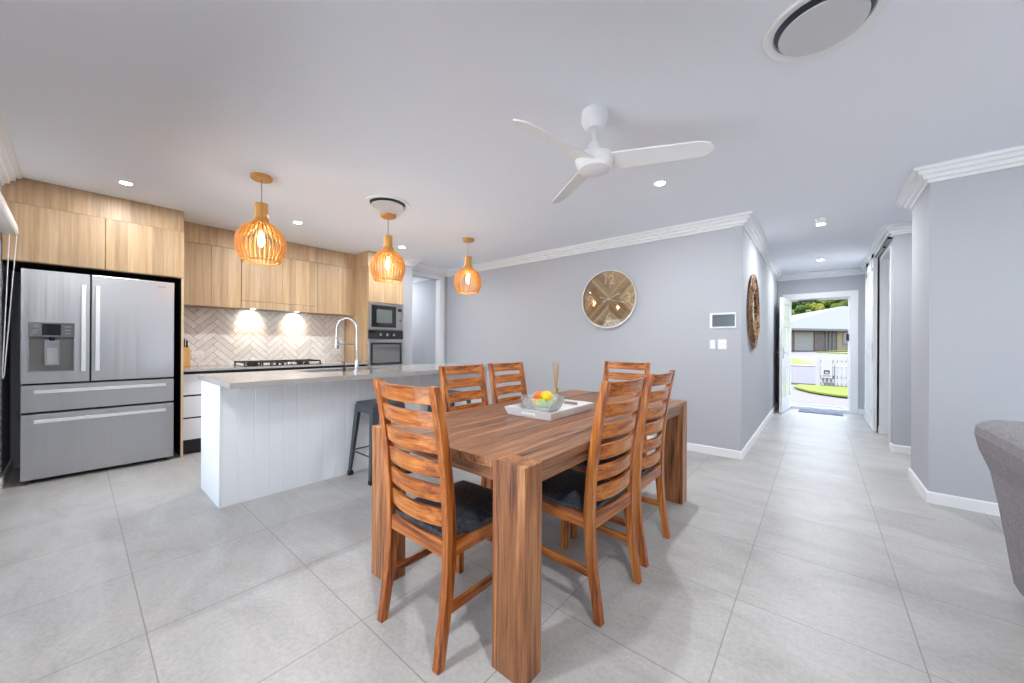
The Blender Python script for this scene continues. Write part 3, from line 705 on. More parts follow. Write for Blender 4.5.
# ================================================================ CHAIRS
def backline(z):      # y of the rear face of a rear post
    pts = [(0, -.044), (.10, -.030), (.22, -.012), (.34, -.002), (.46, 0), (.58, -.004), (.72, -.016), (.86, -.036), (.95, -.052), (1.032, -.070)]
    for (z0, y0), (z1, y1) in zip(pts[:-1], pts[1:]):
        if z <= z1: return y0 + (y1 - y0) * (z - z0) / (z1 - z0)
    return pts[-1][1]
def thick(z): return .045 - .014 * abs(z - .45) / .55
def make_chair():
    c = empty('dining_chair')
    zs = [0, .05, .1, .16, .22, .28, .34, .4, .46, .52, .6, .68, .76, .84, .92, .98, 1.032]
    for s in (-1, 1):
        poly = [(backline(z), z) for z in zs] + [(backline(z) + thick(z), z) for z in zs[::-1]]
        xa, xb = sorted((s * .205, s * .171))
        n = len(zs); mb = MB(); vs = []
        for z in zs:
            yb = backline(z); yf = yb + thick(z)
            vs += [(xa, yb, z), (xb, yb, z), (xb, yf, z), (xa, yf, z)]
        fs = [(3, 2, 1, 0), tuple(4 * (n - 1) + k for k in range(4))]
        for i in range(n - 1):
            for k in range(4): fs.append((4 * i + k, 4 * i + (k + 1) % 4, 4 * i + 4 + (k + 1) % 4, 4 * i + 4 + k))
        mb.add(vs, fs, 'chair_Z'); mb.build('back_post', c, .003, 2)
    for k in range(6):
        zt = 1.026 - k * .093; zb = zt - .064
        mb = MB(); vs = []; N_ = 10
        for i in range(N_ + 1):
            u = -1 + 2 * i / N_; x = u * .173; bow = -.030 * (1 - u * u)
            for z in (zb, zt):
                y = backline(z) + thick(z) * .5 + bow
                vs += [(x, y - .010, z), (x, y + .010, z)]
        fs = [(0, 1, 3, 2), tuple(4 * N_ + q for q in (2, 3, 1, 0))]
        for i in range(N_):
            a, b_ = 4 * i, 4 * i + 4
            fs += [(a, b_, b_ + 1, a + 1), (a + 2, a + 3, b_ + 3, b_ + 2), (a, a + 2, b_ + 2, b_), (a + 1, b_ + 1, b_ + 3, a + 3)]
        mb.add(vs, fs, 'chair_X'); mb.build('back_slat', c, .002, 1)
    for s in (-1, 1):
        xa, xb = s * .205, s * .170
        mb = MB().hexa([(xa - s * .004, .395, 0), (xb, .395, 0), (xb, .428, 0), (xa - s * .004, .428, 0)], [(xa, .388, .40), (xb, .388, .40), (xb, .432, .40), (xa, .432, .40)], 'chair_Z')
        mb.build('front_leg', c, .003)
        x0_, x1_ = sorted((s * .199, s * .177))
        MB().box(x0_, x1_, .030, .40, .385, .446, 'chair_Y').build('seat_rail', c, .002)
        MB().box(x0_ + .002 * 1, x1_ - .002, .02, .40, .178, .212, 'chair_Y').build('stretcher', c, .002)
    MB().box(-.172, .172, .405, .428, .385, .446, 'chair_X').build('seat_rail', c, .002)
    MB().box(-.172, .172, .004, .030, .385, .446, 'chair_X').build('seat_rail', c, .002)
    # padded seat
    mb = MB(); vs = []; nx, ny = 8, 8
    for j in range(ny + 1):
        for i in range(nx + 1):
            u, v = -1 + 2 * i / nx, -1 + 2 * j / ny
            x = u * .198; y = .232 + v * .212
            if v < -.7: x = u * .166
            e = max(abs(u), abs(v)); z = .492 - .028 * e ** 5 + .004 * (1 - u * u)
            vs.append((x, y, z))
    for j in range(ny + 1):
        for i in range(nx + 1):
            x, y, _ = vs[j * (nx + 1) + i]; vs.append((x, y, .444))
    W1 = nx + 1; off = W1 * (ny + 1); fs = []
    for j in range(ny):
        for i in range(nx):
            a = j * W1 + i; fs += [(a, a + 1, a + W1 + 1, a + W1), (off + a, off + a + W1, off + a + W1 + 1, off + a + 1)]
    for i in range(nx):
        fs += [(i, off + i, off + i + 1, i + 1)]; a = ny * W1 + i; fs += [(a, a + 1, off + a + 1, off + a)]
    for j in range(ny):
        a = j * W1; fs += [(a, a + W1, off + a + W1, off + a)]; a = j * W1 + nx; fs += [(a, off + a, off + a + W1, a + W1)]
    mb.add(vs, fs, 'leather', True); mb.build('seat_cushion', c)
    return c
ch0 = make_chair()
G = 'dining chairs around the table'
spots = [(-1.24, .877, 0, 'orange-brown slatted chair at the near left end of the table, its back to the camera'),
         (-.724, 1.622, math.radians(86.8), 'orange-brown slatted chair on the right side of the table, nearest the front table leg'),
         (-.736, 2.155, PI / 2, 'orange-brown slatted chair on the right side of the table, behind the nearer right chair'),
         (-1.925, 1.80, -PI / 2, 'orange-brown slatted chair on the island side of the table, nearer of the two there'),
         (-1.925, 2.285, -PI / 2, 'orange-brown slatted chair on the island side of the table, farther of the two there'),
         (-1.315, 3.12, PI, 'orange-brown slatted chair at the far end of the table below the round clock')]
for i, (x, y, r, lb) in enumerate(spots):
    c = ch0 if i == 0 else copy_tree(ch0)
    c.location = (x, y, 0); c.rotation_euler = (0, 0, r); tag(c, lb, 'chair', G)

# ================================================================ TABLE TOP THINGS
tr = empty('serving_tray', (-1.29, 1.925, TZ)); tag(tr, 'white rectangular serving tray with cut-out handles on the dining table', 'tray')
a_, b2 = .155, .235       # half width X, half length Y at base
def trayside(mb, axis, s):
    f = 1.0
    if axis == 'Y':  # long-end walls at y = +-b2 with handle slot
        for (x0_, x1_, z0_, z1_) in ((-a_, -.055, .0, .045), (.055, a_, 0, .045), (-.055, .055, 0, .016), (-.055, .055, .034, .045)):
            def q(x, z, t_): k = 1 + z * 2.2; return (x * (1 + z * 2.2 * (1 if abs(x) > .1 else 0)), s * (b2 + z * .35 - t_), z)
            mb.hexa([q(x0_, z0_, 0), q(x1_, z0_, 0), q(x1_, z0_, .009), q(x0_, z0_, .009)], [q(x0_, z1_, 0), q(x1_, z1_, 0), q(x1_, z1_, .009), q(x0_, z1_, .009)], 'white')
    else:
        def q(y, z, t_): return (s * (a_ + z * .35 - t_), y * (1 + z * 1.5), z)
        mb.hexa([q(-b2, 0, 0), q(b2, 0, 0), q(b2, 0, .009), q(-b2, 0, .009)], [q(-b2, .045, 0), q(b2, .045, 0), q(b2, .045, .009), q(-b2, .045, .009)], 'white')
mb = MB().box(-a_, a_, -b2, b2, .001, .009, 'white'); mb.build('tray_base', tr)
for s in (-1, 1):
    mb = MB(); trayside(mb, 'Y', s); mb.build('end_wall', tr)
    mb = MB(); trayside(mb, 'X', s); mb.build('side_wall', tr)
bx, by, bz = -1.325, 1.885, TZ + .0095
bw = MB(); seg = 64; prof = [(.075, .0), (.092, .003), (.116, .03), (.129, .058), (.136, .084)]
vs = []
for (r, z) in prof + [(r - .005, z + (.006 if i_ == 0 else .0)) for i_, (r, z) in enumerate(prof)][::-1]:
    for k in range(seg):
        an = 2 * PI * k / seg; sc_ = (abs(math.sin(an * 8)) ** .6); zz = z + (.012 * sc_ - .008 if z > .08 else 0); rr = r + (.0035 * sc_ if z > .02 else 0)
        vs.append((rr * math.cos(an), rr * math.sin(an), zz))
n_ = len(prof) * 2; fs = [tuple(range(seg))[::-1]]
for i in range(n_ - 1):
    for k in range(seg): fs.append((i * seg + k, i * seg + (k + 1) % seg, (i + 1) * seg + (k + 1) % seg, (i + 1) * seg + k))
fs.append(tuple((n_ - 1) * seg + k for k in range(seg)))
bw.add(vs, fs, 'bowlglass', True)
tag(bw.build('fruit_bowl', loc=(bx, by, bz)), 'clear pressed-glass fruit bowl with scalloped rim on the white tray', 'bowl')
def fruit(name, m, x, y, z, r, label, sy=1., stem=True):
    e = empty(name, (bx + x, by + y, bz + z)); tag(e, label, 'fruit')
    pr = []
    for k in range(17):
        a = -PI / 2 + PI * k / 16; rr = math.cos(a) * r; zz = math.sin(a) * r * sy
        if k > 13: zz -= (k - 13) * r * .035
        pr.append((max(rr, .0006), zz))
    MB().lathe(pr, m, 24).build('flesh', e)
    if stem: MB().tube([(0, 0, r * sy * .80), (.003, 0, r * sy * 1.12)], .0018, 'bark', 6).build('stem', e)
fruit('green_apple', 'green', .018, -.042, .046, .036, 'bright green apple at the front of the glass bowl')
fruit('green_apple', 'green', .048, .02, .046, .034, 'green apple on the right inside the glass bowl')
fruit('peach', 'peach', -.038, -.036, .045, .034, 'orange-yellow peach at the front left of the glass bowl')
fruit('pear', 'green', -.03, .036, .043, .033, 'yellow-green pear at the back of the glass bowl, under the orange', 1.1)
fruit('orange', 'orange', -.028, .0, .088, .031, 'deep orange fruit resting on top at the left of the bowl', 1, False)
fruit('lemon', 'yellow', .028, .002, .090, .036, 'round bright yellow fruit on top of the others in the bowl', 1.0, False)
df = empty('reed_diffuser', (-1.385, 2.128, TZ + .0095)); tag(df, 'small glass reed diffuser with a gold collar behind the fruit bowl', 'diffuser')
MB().lathe([(.024, 0), (.026, .004), (.026, .062), (.014, .072), (.011, .08)], 'bowlglass', 24).build('bottle', df)
MB().lathe([(.018, .080), (.018, .112), (.005, .113)], 'brass', 24).build('collar', df)
for k in range(7):
    an = k * 2.4; r1 = .022 + .012 * (k % 3) / 2
    MB().tube([(.004 * math.cos(an), .004 * math.sin(an), .10), (r1 * math.cos(an), r1 * math.sin(an), .275 + .012 * (k % 3))], .0022, 'reed', 6).build('reed', df)

# ================================================================ CEILING THINGS
# pendants
def make_pendant():
    p = empty('pendant_lamp')
    MB().lathe([(.076, 0), (.076, -.022), (.070, -.030), (.002, -.030)], 'pendant', 32).build('canopy', p)
    MB().tube([(0, 0, -.03), (0, 0, -.235)], .0035, 'candlewire', 8).build('cord', p)
    MB().lathe([(.036, -.222), (.045, -.224), (.045, -.36), (.052, -.385), (.036, -.39), (.034, -.224)], 'pendant', 28, cap=False).lathe([(.002, -.2235), (.04, -.2235)], 'pendant', 28, cap=False).build('neck', p)
    mb = MB(); n = 30
    prof = [(.049, -.345), (.053, -.372), (.080, -.395), (.112, -.420), (.138, -.448), (.158, -.482), (.169, -.522), (.171, -.562), (.165, -.602), (.150, -.643), (.134, -.678), (.128, -.69)]
    for k in range(n):
        an = 2 * PI * k / n; ca, sa = math.cos(an), math.sin(an); vs = []
        for j, (r, z) in enumerate(prof):
            q0 = prof[max(j - 1, 0)]; q1 = prof[min(j + 1, len(prof) - 1)]
            tx, tz = q1[0] - q0[0], q1[1] - q0[1]; L_ = math.hypot(tx, tz); nx, nz = -tz / L_, tx / L_
            if nx < 0: nx, nz = -nx, -nz
            w = .0042; t_ = .006
            for (dr_, dw) in ((t_, -w), (t_, w), (-t_, w), (-t_, -w)):
                rr = r + nx * dr_; zz = z + nz * dr_
                vs.append((rr * ca - dw * sa, rr * sa + dw * ca, zz))
        fs = [(0, 1, 2, 3), tuple(4 * (len(prof) - 1) + q for q in (3, 2, 1, 0))]
        for j in range(len(prof) - 1):
            for q in range(4): fs.append((4 * j + q, 4 * j + (q + 1) % 4, 4 * j + 4 + (q + 1) % 4, 4 * j + 4 + q))
        mb.add(vs, fs, 'pendant')
    mb.lathe([(.120, -.684), (.133, -.684), (.133, -.696), (.120, -.696), (.120, -.684)], 'pendant', 48, cap=False)
    mb.build('lamp_shade', p)
    MB().lathe([(.017, -.385), (.017, -.44), (.012, -.445)], 'brass', 16).build('socket', p)
    MB().lathe([(.011, -.445), (.019, -.47), (.024, -.51), (.022, -.55), (.012, -.572), (.002, -.578)], 'bulb', 16).build('bulb', p)
    return p
p0 = make_pendant()
for i, (y, lb) in enumerate(((.965, 'slatted honey wood pendant lamp nearest the fridge, largest in view'), (2.105, 'slatted honey wood pendant lamp in the middle of the three, over the sink'), (3.25, 'slatted honey wood pendant lamp farthest right, near the clock wall'))):
    c = p0 if i == 0 else copy_tree(p0)
    c.location = (-3.47, y, H); tag(c, lb, 'pendant lamp', 'wooden pendant lamps over the island')
    lamp('POINT', (-3.47, y, H - .52), 6, (1, .92, .84), size=.03, name='pendant_bulb_light')
# fan
fan = empty('ceiling_fan', (-1.0, 1.93, H)); tag(fan, 'white three-blade ceiling fan on a short rod above the dining table', 'ceiling fan')
MB().lathe([(.074, 0), (.076, -.045), (.068, -.075), (.045, -.102), (.030, -.104)], 'fan_white', 36).build('canopy', fan)
MB().lathe([(.013, -.10), (.013, -.20)], 'fan_white', 16).build('downrod', fan)
MB().lathe([(.028, -.185), (.034, -.19), (.036, -.235), (.075, -.245), (.105, -.262), (.112, -.285), (.105, -.312), (.094, -.322)], 'fan_white', 40).build('motor', fan)
MB().lathe([(.094, -.322), (.09, -.338), (.06, -.352), (.02, -.358), (.001, -.359)], 'white', 40, cap=False).build('light_dish', fan)
for k, deg in enumerate((260.5, 23, 144)):
    mb = MB(); vs = []; N_ = 18; an = math.radians(deg)
    for i in range(N_ + 1):
        u = i / N_; r = .085 + u * .54
        w = .062 - .012 * u; 
        lead = w * (1 if u < .86 else math.sqrt(max(0, 1 - ((u - .86) / .14) ** 2)) * .9 + .1)
        trail = -w * (1 if u < .80 else math.sqrt(max(0, 1 - ((u - .80) / .20) ** 2)))
        for v in (trail, lead):
            z = -.297 - v * .30
            for dz in (-.004, .004):
                vs.append((r * math.cos(an) - v * math.sin(an), r * math.sin(an) + v * math.cos(an), z + dz))
    fs = [(0, 2, 3, 1), tuple(4 * N_ + q for q in (1, 3, 2, 0))]
    for i in range(N_):
        a, b_ = 4 * i, 4 * i + 4
        fs += [(a, b_, b_ + 2, a + 2), (a + 1, a + 3, b_ + 3, b_ + 1), (a, a + 1, b_ + 1, b_), (a + 2, b_ + 2, b_ + 3, a + 3)]
    mb.add(vs, fs, 'fan_white'); mb.build('blade', fan)
# round vents
v0 = empty('ceiling_vent', (.005, 1.985, H)); tag(v0, 'round white ceiling air vent with grey disc at the top right, above the floor', 'air vent')
MB().lathe([(.200, -.001), (.203, -.010), (.196, -.018), (.166, -.012), (.162, -.001), (.200, -.001)], 'fan_white', 64, cap=False).build('outer_ring', v0)
MB().lathe([(.001, -.002), (.164, -.002)], 'ventdark', 48, cap=False).build('throat', v0)
MB().lathe([(.001, -.024), (.140, -.024), (.147, -.028), (.146, -.033), (.001, -.035)], 'ceiling_grille', 48, cap=False).build('disc', v0)
v1 = copy_tree(v0); v1.location = (-3.185, 1.925, H); tag(v1, 'round ceiling air vent between the first and second pendant lamps', 'air vent')
for v, g_ in ((v0, 'round ceiling air vents'), (v1, 'round ceiling air vents')): v['group'] = g_
# smoke alarm
sa = empty('smoke_alarm', (.02, 5.08, H)); tag(sa, 'white round smoke alarm on the hallway ceiling', 'smoke alarm')
MB().lathe([(.058, 0), (.058, -.012), (.054, -.014)], 'plastic', 32).build('base', sa)
MB().lathe([(.052, -.014), (.052, -.019), (.055, -.022), (.048, -.040), (.02, -.044), (.001, -.044)], 'plastic', 32).build('cover', sa)
# downlights
DL = empty('downlight'); MB().lathe([(.045, -.0005), (.047, -.004), (.040, -.006), (.036, -.0005), (.045, -.0005)], 'fan_white', 28, cap=False).build('rim', DL)
MB().lathe([(.001, -.004), (.037, -.004)], 'lamp', 24, cap=False).build('lens', DL)
dls = [(-4.51, .271, 'lit white downlight above the fridge front'), (-4.475, 1.592, 'lit white downlight between the first and second pendant lamps'),
       (-4.475, 2.93, 'lit white downlight in front of the oven tower, behind the middle pendant'),
       (-1.018, 3.123, 'lit white downlight beyond the ceiling fan towards the clock wall'), (.017, 5.30, 'lit white downlight on the hallway ceiling next to the smoke alarm'),
       (1.9, 1.0, 'added unseen white downlight in the living area beside the camera'), (1.9, 3.0, 'added unseen white downlight in the living area above the sofa'),
       (3.4, 2.0, 'added unseen white downlight in the living area far right'), (.3, .4, 'added unseen white downlight above the camera'), (2.3, 5.35, 'added unseen white downlight in the side passage'), (.017, 7.5, 'lit white downlight near the front door'), (-1.3, -.14, 'added unseen white downlight beside the window wall')]  # living, camera, passage and window-wall downlights are unseen, added for brightness
PW_DL = [5, 11, 8, 11, 11, 4, 4, 4, 15, 9, 9, 11]
for i, (x, y, lb) in enumerate(dls):
    d = DL if i == 0 else copy_tree(DL); d.location = (x, y, H); tag(d, lb, 'downlight', 'ceiling downlights')
    lamp('AREA', (x, y, H - .012), PW_DL[i], (.95, .98, 1), size=.07, name='downlight_light')
lamp('AREA', (-6.6, 3.75, H - .02), 12, (.96, .98, 1), size=.6, name='laundry_fill_light')  # unseen lamp added to brighten the room beyond the doorway
lamp('AREA', (2.0, 7.3, H - .02), 8, (1, .98, .98), size=.2, name='side_room_fill_light')  # unseen lamp added so the barn-door opening is not black

# ================================================================ WALL THINGS
ck_ = empty('wall_clock', (-2.083, YC, 1.772)); tag(ck_, 'large round wall clock with chevron wood face and pale metal rim', 'clock')
MB().lathe([(.354, -.001), (.374, -.001), (.374, -.045), (.360, -.045), (.354, -.03), (.354, -.001)], 'clockrim', 72, axis='Y', cap=False).build('rim', ck_)
MB().lathe([(.355, -.001), (.355, -.012), (.001, -.012)], 'clockface', 72, axis='Y').build('face', ck_)
MB().lathe([(.3545, -.034), (.3545, -.037)], 'clockglass', 72, axis='Y').build('cover_glass', ck_)
def hand(name, ang, L1, L2, w):
    a = math.radians(ang); u = Vector((math.sin(a), 0, math.cos(a))); p = Vector((u.z, 0, -u.x)); mb = MB()
    def P(l, s_, y): v = u * l + p * s_; return (v.x, y, v.z)
    def quad(l0, w0, l1, w1):
        mb.hexa([P(l0, -w0, -.020), P(l0, w0, -.020), P(l0, w0, -.023), P(l0, -w0, -.023)], [P(l1, -w1, -.020), P(l1, w1, -.020), P(l1, w1, -.023), P(l1, -w1, -.023)], 'white')
    quad(-L2, w * .6, L1 * .72, w * .45); quad(L1 * .72, w * 1.5, L1, .0008); quad(-L2 - .03, w * 1.3, -L2 * .6, w * .6)
    mb.build(name, ck_)
hand('hour_hand', 67, .18, .055, .006); hand('minute_hand', 105, .255, .095, .006)
MB().lathe([(.014, -.012), (.014, -.027), (.002, -.028)], 'white', 20, axis='Y').build('hub', ck_)
dg = None
def text(s_, size, loc_, rot, m, parent, name, depth=.002):
    cu = bpy.data.curves.new(name, 'FONT'); cu.body = s_; cu.size = size; cu.extrude = depth; cu.align_x = 'CENTER'; cu.align_y = 'CENTER'
    o = bpy.data.objects.new('tmp', cu); COL.objects.link(o); bpy.context.view_layer.update()
    me = bpy.data.meshes.new_from_object(o.evaluated_get(bpy.context.evaluated_depsgraph_get())); bpy.data.objects.remove(o)
    n = bpy.data.objects.new(name, me); me.materials.clear(); me.materials.append(M[m]); COL.objects.link(n); n.location = loc_; n.rotation_euler = rot
    if parent: n.parent = parent
    return n
for s_, x, z in (('12', 0, .245), ('3', .26, -.0), ('6', 0, -.245), ('9', -.26, 0)):
    text(s_, .17, (x, -.014, z), (PI / 2, 0, 0), 'numeral', ck_, 'numeral')
# intercom
ic = empty('mounted_intercom', (-.783, YC, 1.448)); tag(ic, 'wall-mounted intercom with dark screen in a white frame near the hallway corner', 'intercom')
MB().box(-.125, .125, -.016, .0, -.083, .083, 'plastic').build('housing', ic, .003)
m = M['screen'] = mat('dark display', rough=.08, coat=.3); t, b = nt(m)
c = t.nodes.new('ShaderNodeTexCoord'); sp = t.nodes.new('ShaderNodeSeparateXYZ'); t.links.new(c.outputs['Object'], sp.inputs[0])
t.links.new(ramp(t, mth(t, 'ADD', mth(t, 'MULTIPLY', sp.outputs[0], 4.4), .5), [(.0, (.03, .035, .045)), (.5, (.035, .045, .05)), (1, (.04, .07, .12))]), b.inputs['Base Color'])
MB().box(-.098, .112, -.018, -.016, -.064, .064, 'screen').build('display', ic)
outlet('light_switch', (-.88, YC, 1.193), -PI / 2, 'narrow white light switch below the intercom, left of the double one', .052, .1, 1, 'light switch', 'white wall switches')
outlet('light_switch', (-.787, YC, 1.193), -PI / 2, 'wider white double light switch below the intercom screen', .082, .105, 2, 'light switch', 'white wall switches')
# rattan mirror on the hall wall
mi = empty('rattan_mirror', (XH, 5.20, 1.585)); tag(mi, 'round mirror with a woven brown twig frame on the hallway wall', 'mirror')
MB().lathe([(.215, .001), (.215, .016), (.21, .018), (.001, .018)], 'mirrorglass', 48, axis='X').build('mirror_glass', mi)
mb = MB(); rnd = random.Random(3)
for k in range(170):
    a0 = rnd.random() * 2 * PI; sw = rnd.uniform(.35, 1.1) * rnd.choice((-1, 1)); r0 = rnd.uniform(.22, .41); r1 = rnd.uniform(.22, .42); x = rnd.uniform(.012, .032)
    pts = []
    for j in range(7):
        u = j / 6; a = a0 + sw * u; r = r0 + (r1 - r0) * u + .012 * math.sin(u * PI); pts.append((x + .008 * math.sin(u * 5), r * math.cos(a), r * math.sin(a)))
    mb.tube(pts, rnd.uniform(.0045, .008), 'rattan', 6)
for r in (.222, .425, .44):
    mb.tube([(.022, r * math.cos(2 * PI * k / 48), r * math.sin(2 * PI * k / 48)) for k in range(49)], .009, 'rattan', 6)
mb.build('twig_frame', mi)
# blind on the window wall
bl = empty('roller_blind', (-4.95, YL, 2.04)); tag(bl, 'white roller blind cassette at the left edge with a hanging cord', 'blind')
MB().prism([(.0, .115), (.0, .0), (.078, -.002), (.088, .012), (.084, .07), (.05, .115)], 'X', .0, 4.0, 'white').build('cassette', bl, .002)
MB().box(.4, 3.95, .02, .023, -.16, .0, 'white').box(.4, 3.95, .014, .028, -.18, -.16, 'white').build('blind_fabric', bl)
ch_ = []
for k in range(13): ch_.append((-.012 + .02 * k / 12, .078 - .055 * k / 12, .0 - 1.13 * k / 12))
ch_ += [(.012, .018, -1.15), (.03, .016, -1.13)]
for k in range(13): ch_.append((.03 , .016 + .03 * k / 12, -1.13 + 1.13 * k / 12))
MB().tube(ch_, .0028, 'white', 6).build('cord', bl)

# barn door
bd = empty('door_2', (XR - .045, 7.62, 0)); struct(bd)
MB().box(-.018, .018, -.56, .56, .012, 2.40, 'white_gloss').box(-.024, -.018, -.56, -.47, .012, 2.40, 'white_gloss').box(-.024, -.018, .47, .56, .012, 2.40, 'white_gloss').box(-.024, -.018, -.47, .47, 2.29, 2.40, 'white_gloss').box(-.024, -.018, -.47, .47, .012, .2, 'white_gloss').box(-.024, -.018, -.47, .47, 1.05, 1.15, 'white_gloss').build('door_panel', bd, .001)
MB().box(.0185, .024, -.56, .56, .012, 2.40, 'black').build('edge_shade', bd)  # black strip paints the shaded gap between door and wall
MB().box(-.028, -.024, -.535, -.505, .98, 1.22, 'chrome').build('door_handle', bd, .002)
for y in (-.38, .38):
    MB().box(-.026, -.02, y - .02, y + .02, 2.25, 2.47, 'black').cyl((-.002, y, 2.465), .035, -.024, -.006, 'black', 20, 'X').build('roller', bd)
bt_ = empty('barn_door_track', (XR, 7.1, 2.43)); tag(bt_, 'black sliding-door track with spacers high on the right hallway wall', 'door track')
MB().box(-.045, -.037, -1.15, 1.35, -.02, .012, 'black').build('rail', bt_)
for y in (-1.1, -.6, 1.2): MB().cyl((0, y, -.004), .012, -.037, -.001, 'black', 12, 'X').build('spacer', bt_)

# front door (open inwards) + screen door
hd = Vector((-.412, YE - .01)); fe = Vector((-.503, 7.93))
dv = (fe - hd); L_ = dv.length; ang = math.atan2(dv.y, dv.x)
fd = empty('door_1', (hd.x, hd.y, 0), ang); struct(fd)       # local +x runs from hinge to free edge; +y faces the hall
D = MB(); T = .02
cells = [(.12, L_ / 2 - .04), (L_ / 2 + .04, L_ - .12)]
D.box(0, .12, -T, T, .01, 2.03, 'white_gloss').box(L_ - .12, L_, -T, T, .01, 2.03, 'white_gloss')
for z0_, z1_ in ((.01, .25), (.80, 1.0), (1.52, 1.64), (1.93, 2.03)): D.box(.12, L_ - .12, -T, T, z0_, z1_, 'white_gloss')
D.box(L_ / 2 - .04, L_ / 2 + .04, -T, T, .25, .80, 'white_gloss').box(L_ / 2 - .04, L_ / 2 + .04, -T, T, 1.0, 1.52, 'white_gloss')
D.box(.12, L_ - .12, -.008, .008, .25, .80, 'white_gloss').box(.12, L_ - .12, -.008, .008, 1.0, 1.52, 'white_gloss')
for x0_, x1_ in cells:
    for z0_, z1_ in ((.29, .76), (1.04, 1.48)): D.box(x0_ + .04, x1_ - .04, -.016, .016, z0_, z1_, 'white_gloss')
D.build('door_leaf', fd, .002)
g = MB(); g.box(.12, L_ - .12, -.004, .004, 1.64, 1.93, 'frostpane'); g.build('leadlight_pane', fd)
mb = MB()
for k in range(3): mb.box(.12 + (L_ - .24) * (k + 1) / 4 - .006, .12 + (L_ - .24) * (k + 1) / 4 + .006, -.009, .009, 1.64, 1.93, 'white_gloss')
mb.build('glazing_bars', fd)
mb = MB().box(L_ - .09, L_ - .04, T, T + .008, .96, 1.16, 'chrome').tube([(L_ - .065, T, 1.06), (L_ - .065, T + .05, 1.06), (L_ - .17, T + .055, 1.06)], .009, 'chrome', 10)
mb.box(L_ - .09, L_ - .04, -T - .008, -T, .96, 1.16, 'chrome').tube([(L_ - .065, -T, 1.06), (L_ - .065, -T - .05, 1.06), (L_ - .17, -T - .055, 1.06)], .009, 'chrome', 10)
mb.build('door_handle', fd)
sdn = empty('screen_door', (.0025, YE + .085, 0)); tag(sdn, 'white-framed security screen door closed across the front doorway with dark mid rail', 'screen door')
MB().box(-.418, -.402, -.012, .012, .05, 2.05, 'white').box(.402, .418, -.012, .012, .05, 2.05, 'white').box(-.402, .402, -.012, .012, .05, .09, 'white').box(-.402, .402, -.012, .012, 2.025, 2.05, 'white').build('frame', sdn, .002)
MB().box(-.402, .402, -.01, .01, 1.077, 1.091, 'black').build('mid_rail', sdn)
MB().box(.375, .412, -.05, -.012, 1.28, 1.40, 'black').build('lock', sdn, .003)
MB().box(-.30, -.03, -.03, -.012, 2.0, 2.035, 'black').build('closer', sdn, .003)
struct(B('trim_8', (-.417, .422, YE, YE + .12, 0, .045), 'trim'))
dm = MB().box(-.30, .30, -.19, .19, .001, .012, 'mat').build('door_mat', loc=(.03, 8.50, 0), bevel=.003)
tag(dm, 'flat blue-grey doormat inside the front doorway', 'doormat')

# ================================================================ SOFA
sf = empty('sofa', (.612, 2.8, 0)); tag(sf, 'grey woven fabric sofa cut off by the right edge of the frame', 'sofa')
# end panel profile (x outwards from the edge, z), extruded along y ; local origin at floor
endp = [(.105, .05), (.082, .10), (.045, .40), (.012, .60), (-.022, .70), (-.036, .77), (-.032, .808), (-.012, .832), (.03, .843), (.20, .848), (.30, .81), (.36, .70), (.40, .42), (.40, .05)]
MB().prism(endp, 'Y', -1.9, 0.0, 'sofa').build('side_panel', sf, .022, 4)
MB().box(.41, 1.05, -1.88, -.02, .05, .30, 'sofa').build('seat_base', sf, .02, 3)
for k in range(2): MB().box(.41, 1.10, -1.86 + k * .92, -.96 + k * .92, .30, .46, 'sofa').build('seat_cushion', sf, .05, 4)
MB().tube([(.028, .001, .56), (.044, .001, .45), (.068, .001, .27), (.084, .001, .14)], .003, 'sofa_pipe', 6).build('seam', sf)
for x, y in ((.16, -.08), (1.0, -.08), (.16, -1.82), (1.0, -1.82)): MB().cyl((x, y, 0), .022, 0, .055, 'black', 12).build('foot', sf)

# ================================================================ OUTSIDE
def gz(y): return -.2 + .0222 * max(0, y - 14)
def ground(name, poly, m, dz, thick_=.03):
    vs = [(x, y, gz(y) + dz) for x, y in poly] + [(x, y, gz(y) + dz - thick_ - .02) for x, y in poly]; n = len(poly)
    mb = MB().add(vs, [tuple(range(n)), tuple(range(n, 2 * n))[::-1]] + [(i, n + i, n + (i + 1) % n, (i + 1) % n) for i in range(n)], m)
    return mb.build(name)
# base terrain split at the slope break
mb = MB().add([(-60, -30, -.26), (60, -30, -.26), (60, 14, -.26), (-60, 14, -.26), (60, 70, gz(70) - .06), (-60, 70, gz(70) - .06)], [(0, 1, 2, 3), (3, 2, 4, 5)], 'concrete')
struct(mb.build('ground'))
struct(B('added_sun_shade', (-7.4, XO + .12, -1.52, -.54, H + .04, H + .12), 'ceiling'))  # unseen slab added to keep direct sun out of the sliding doors
struct(B('porch_slab', (-1.8, 1.8, 8.87, 10.4, -.2, -.06), 'concrete'))
struct(ground('bounce_paving', [(-14, -14), (14, -14), (14, -.56), (-14, -.56)], 'patio', .12))  # unseen paving, added pale to bounce sunlight up to the ceiling
struct(ground('road', [(-25, 16.5), (25, 16.5), (25, 25.0), (-25, 25.6)], 'road', .0))
struct(ground('kerb', [(-25, 25.5), (25, 25.0), (25, 26.0), (-25, 26.6)], 'kerb', .06))
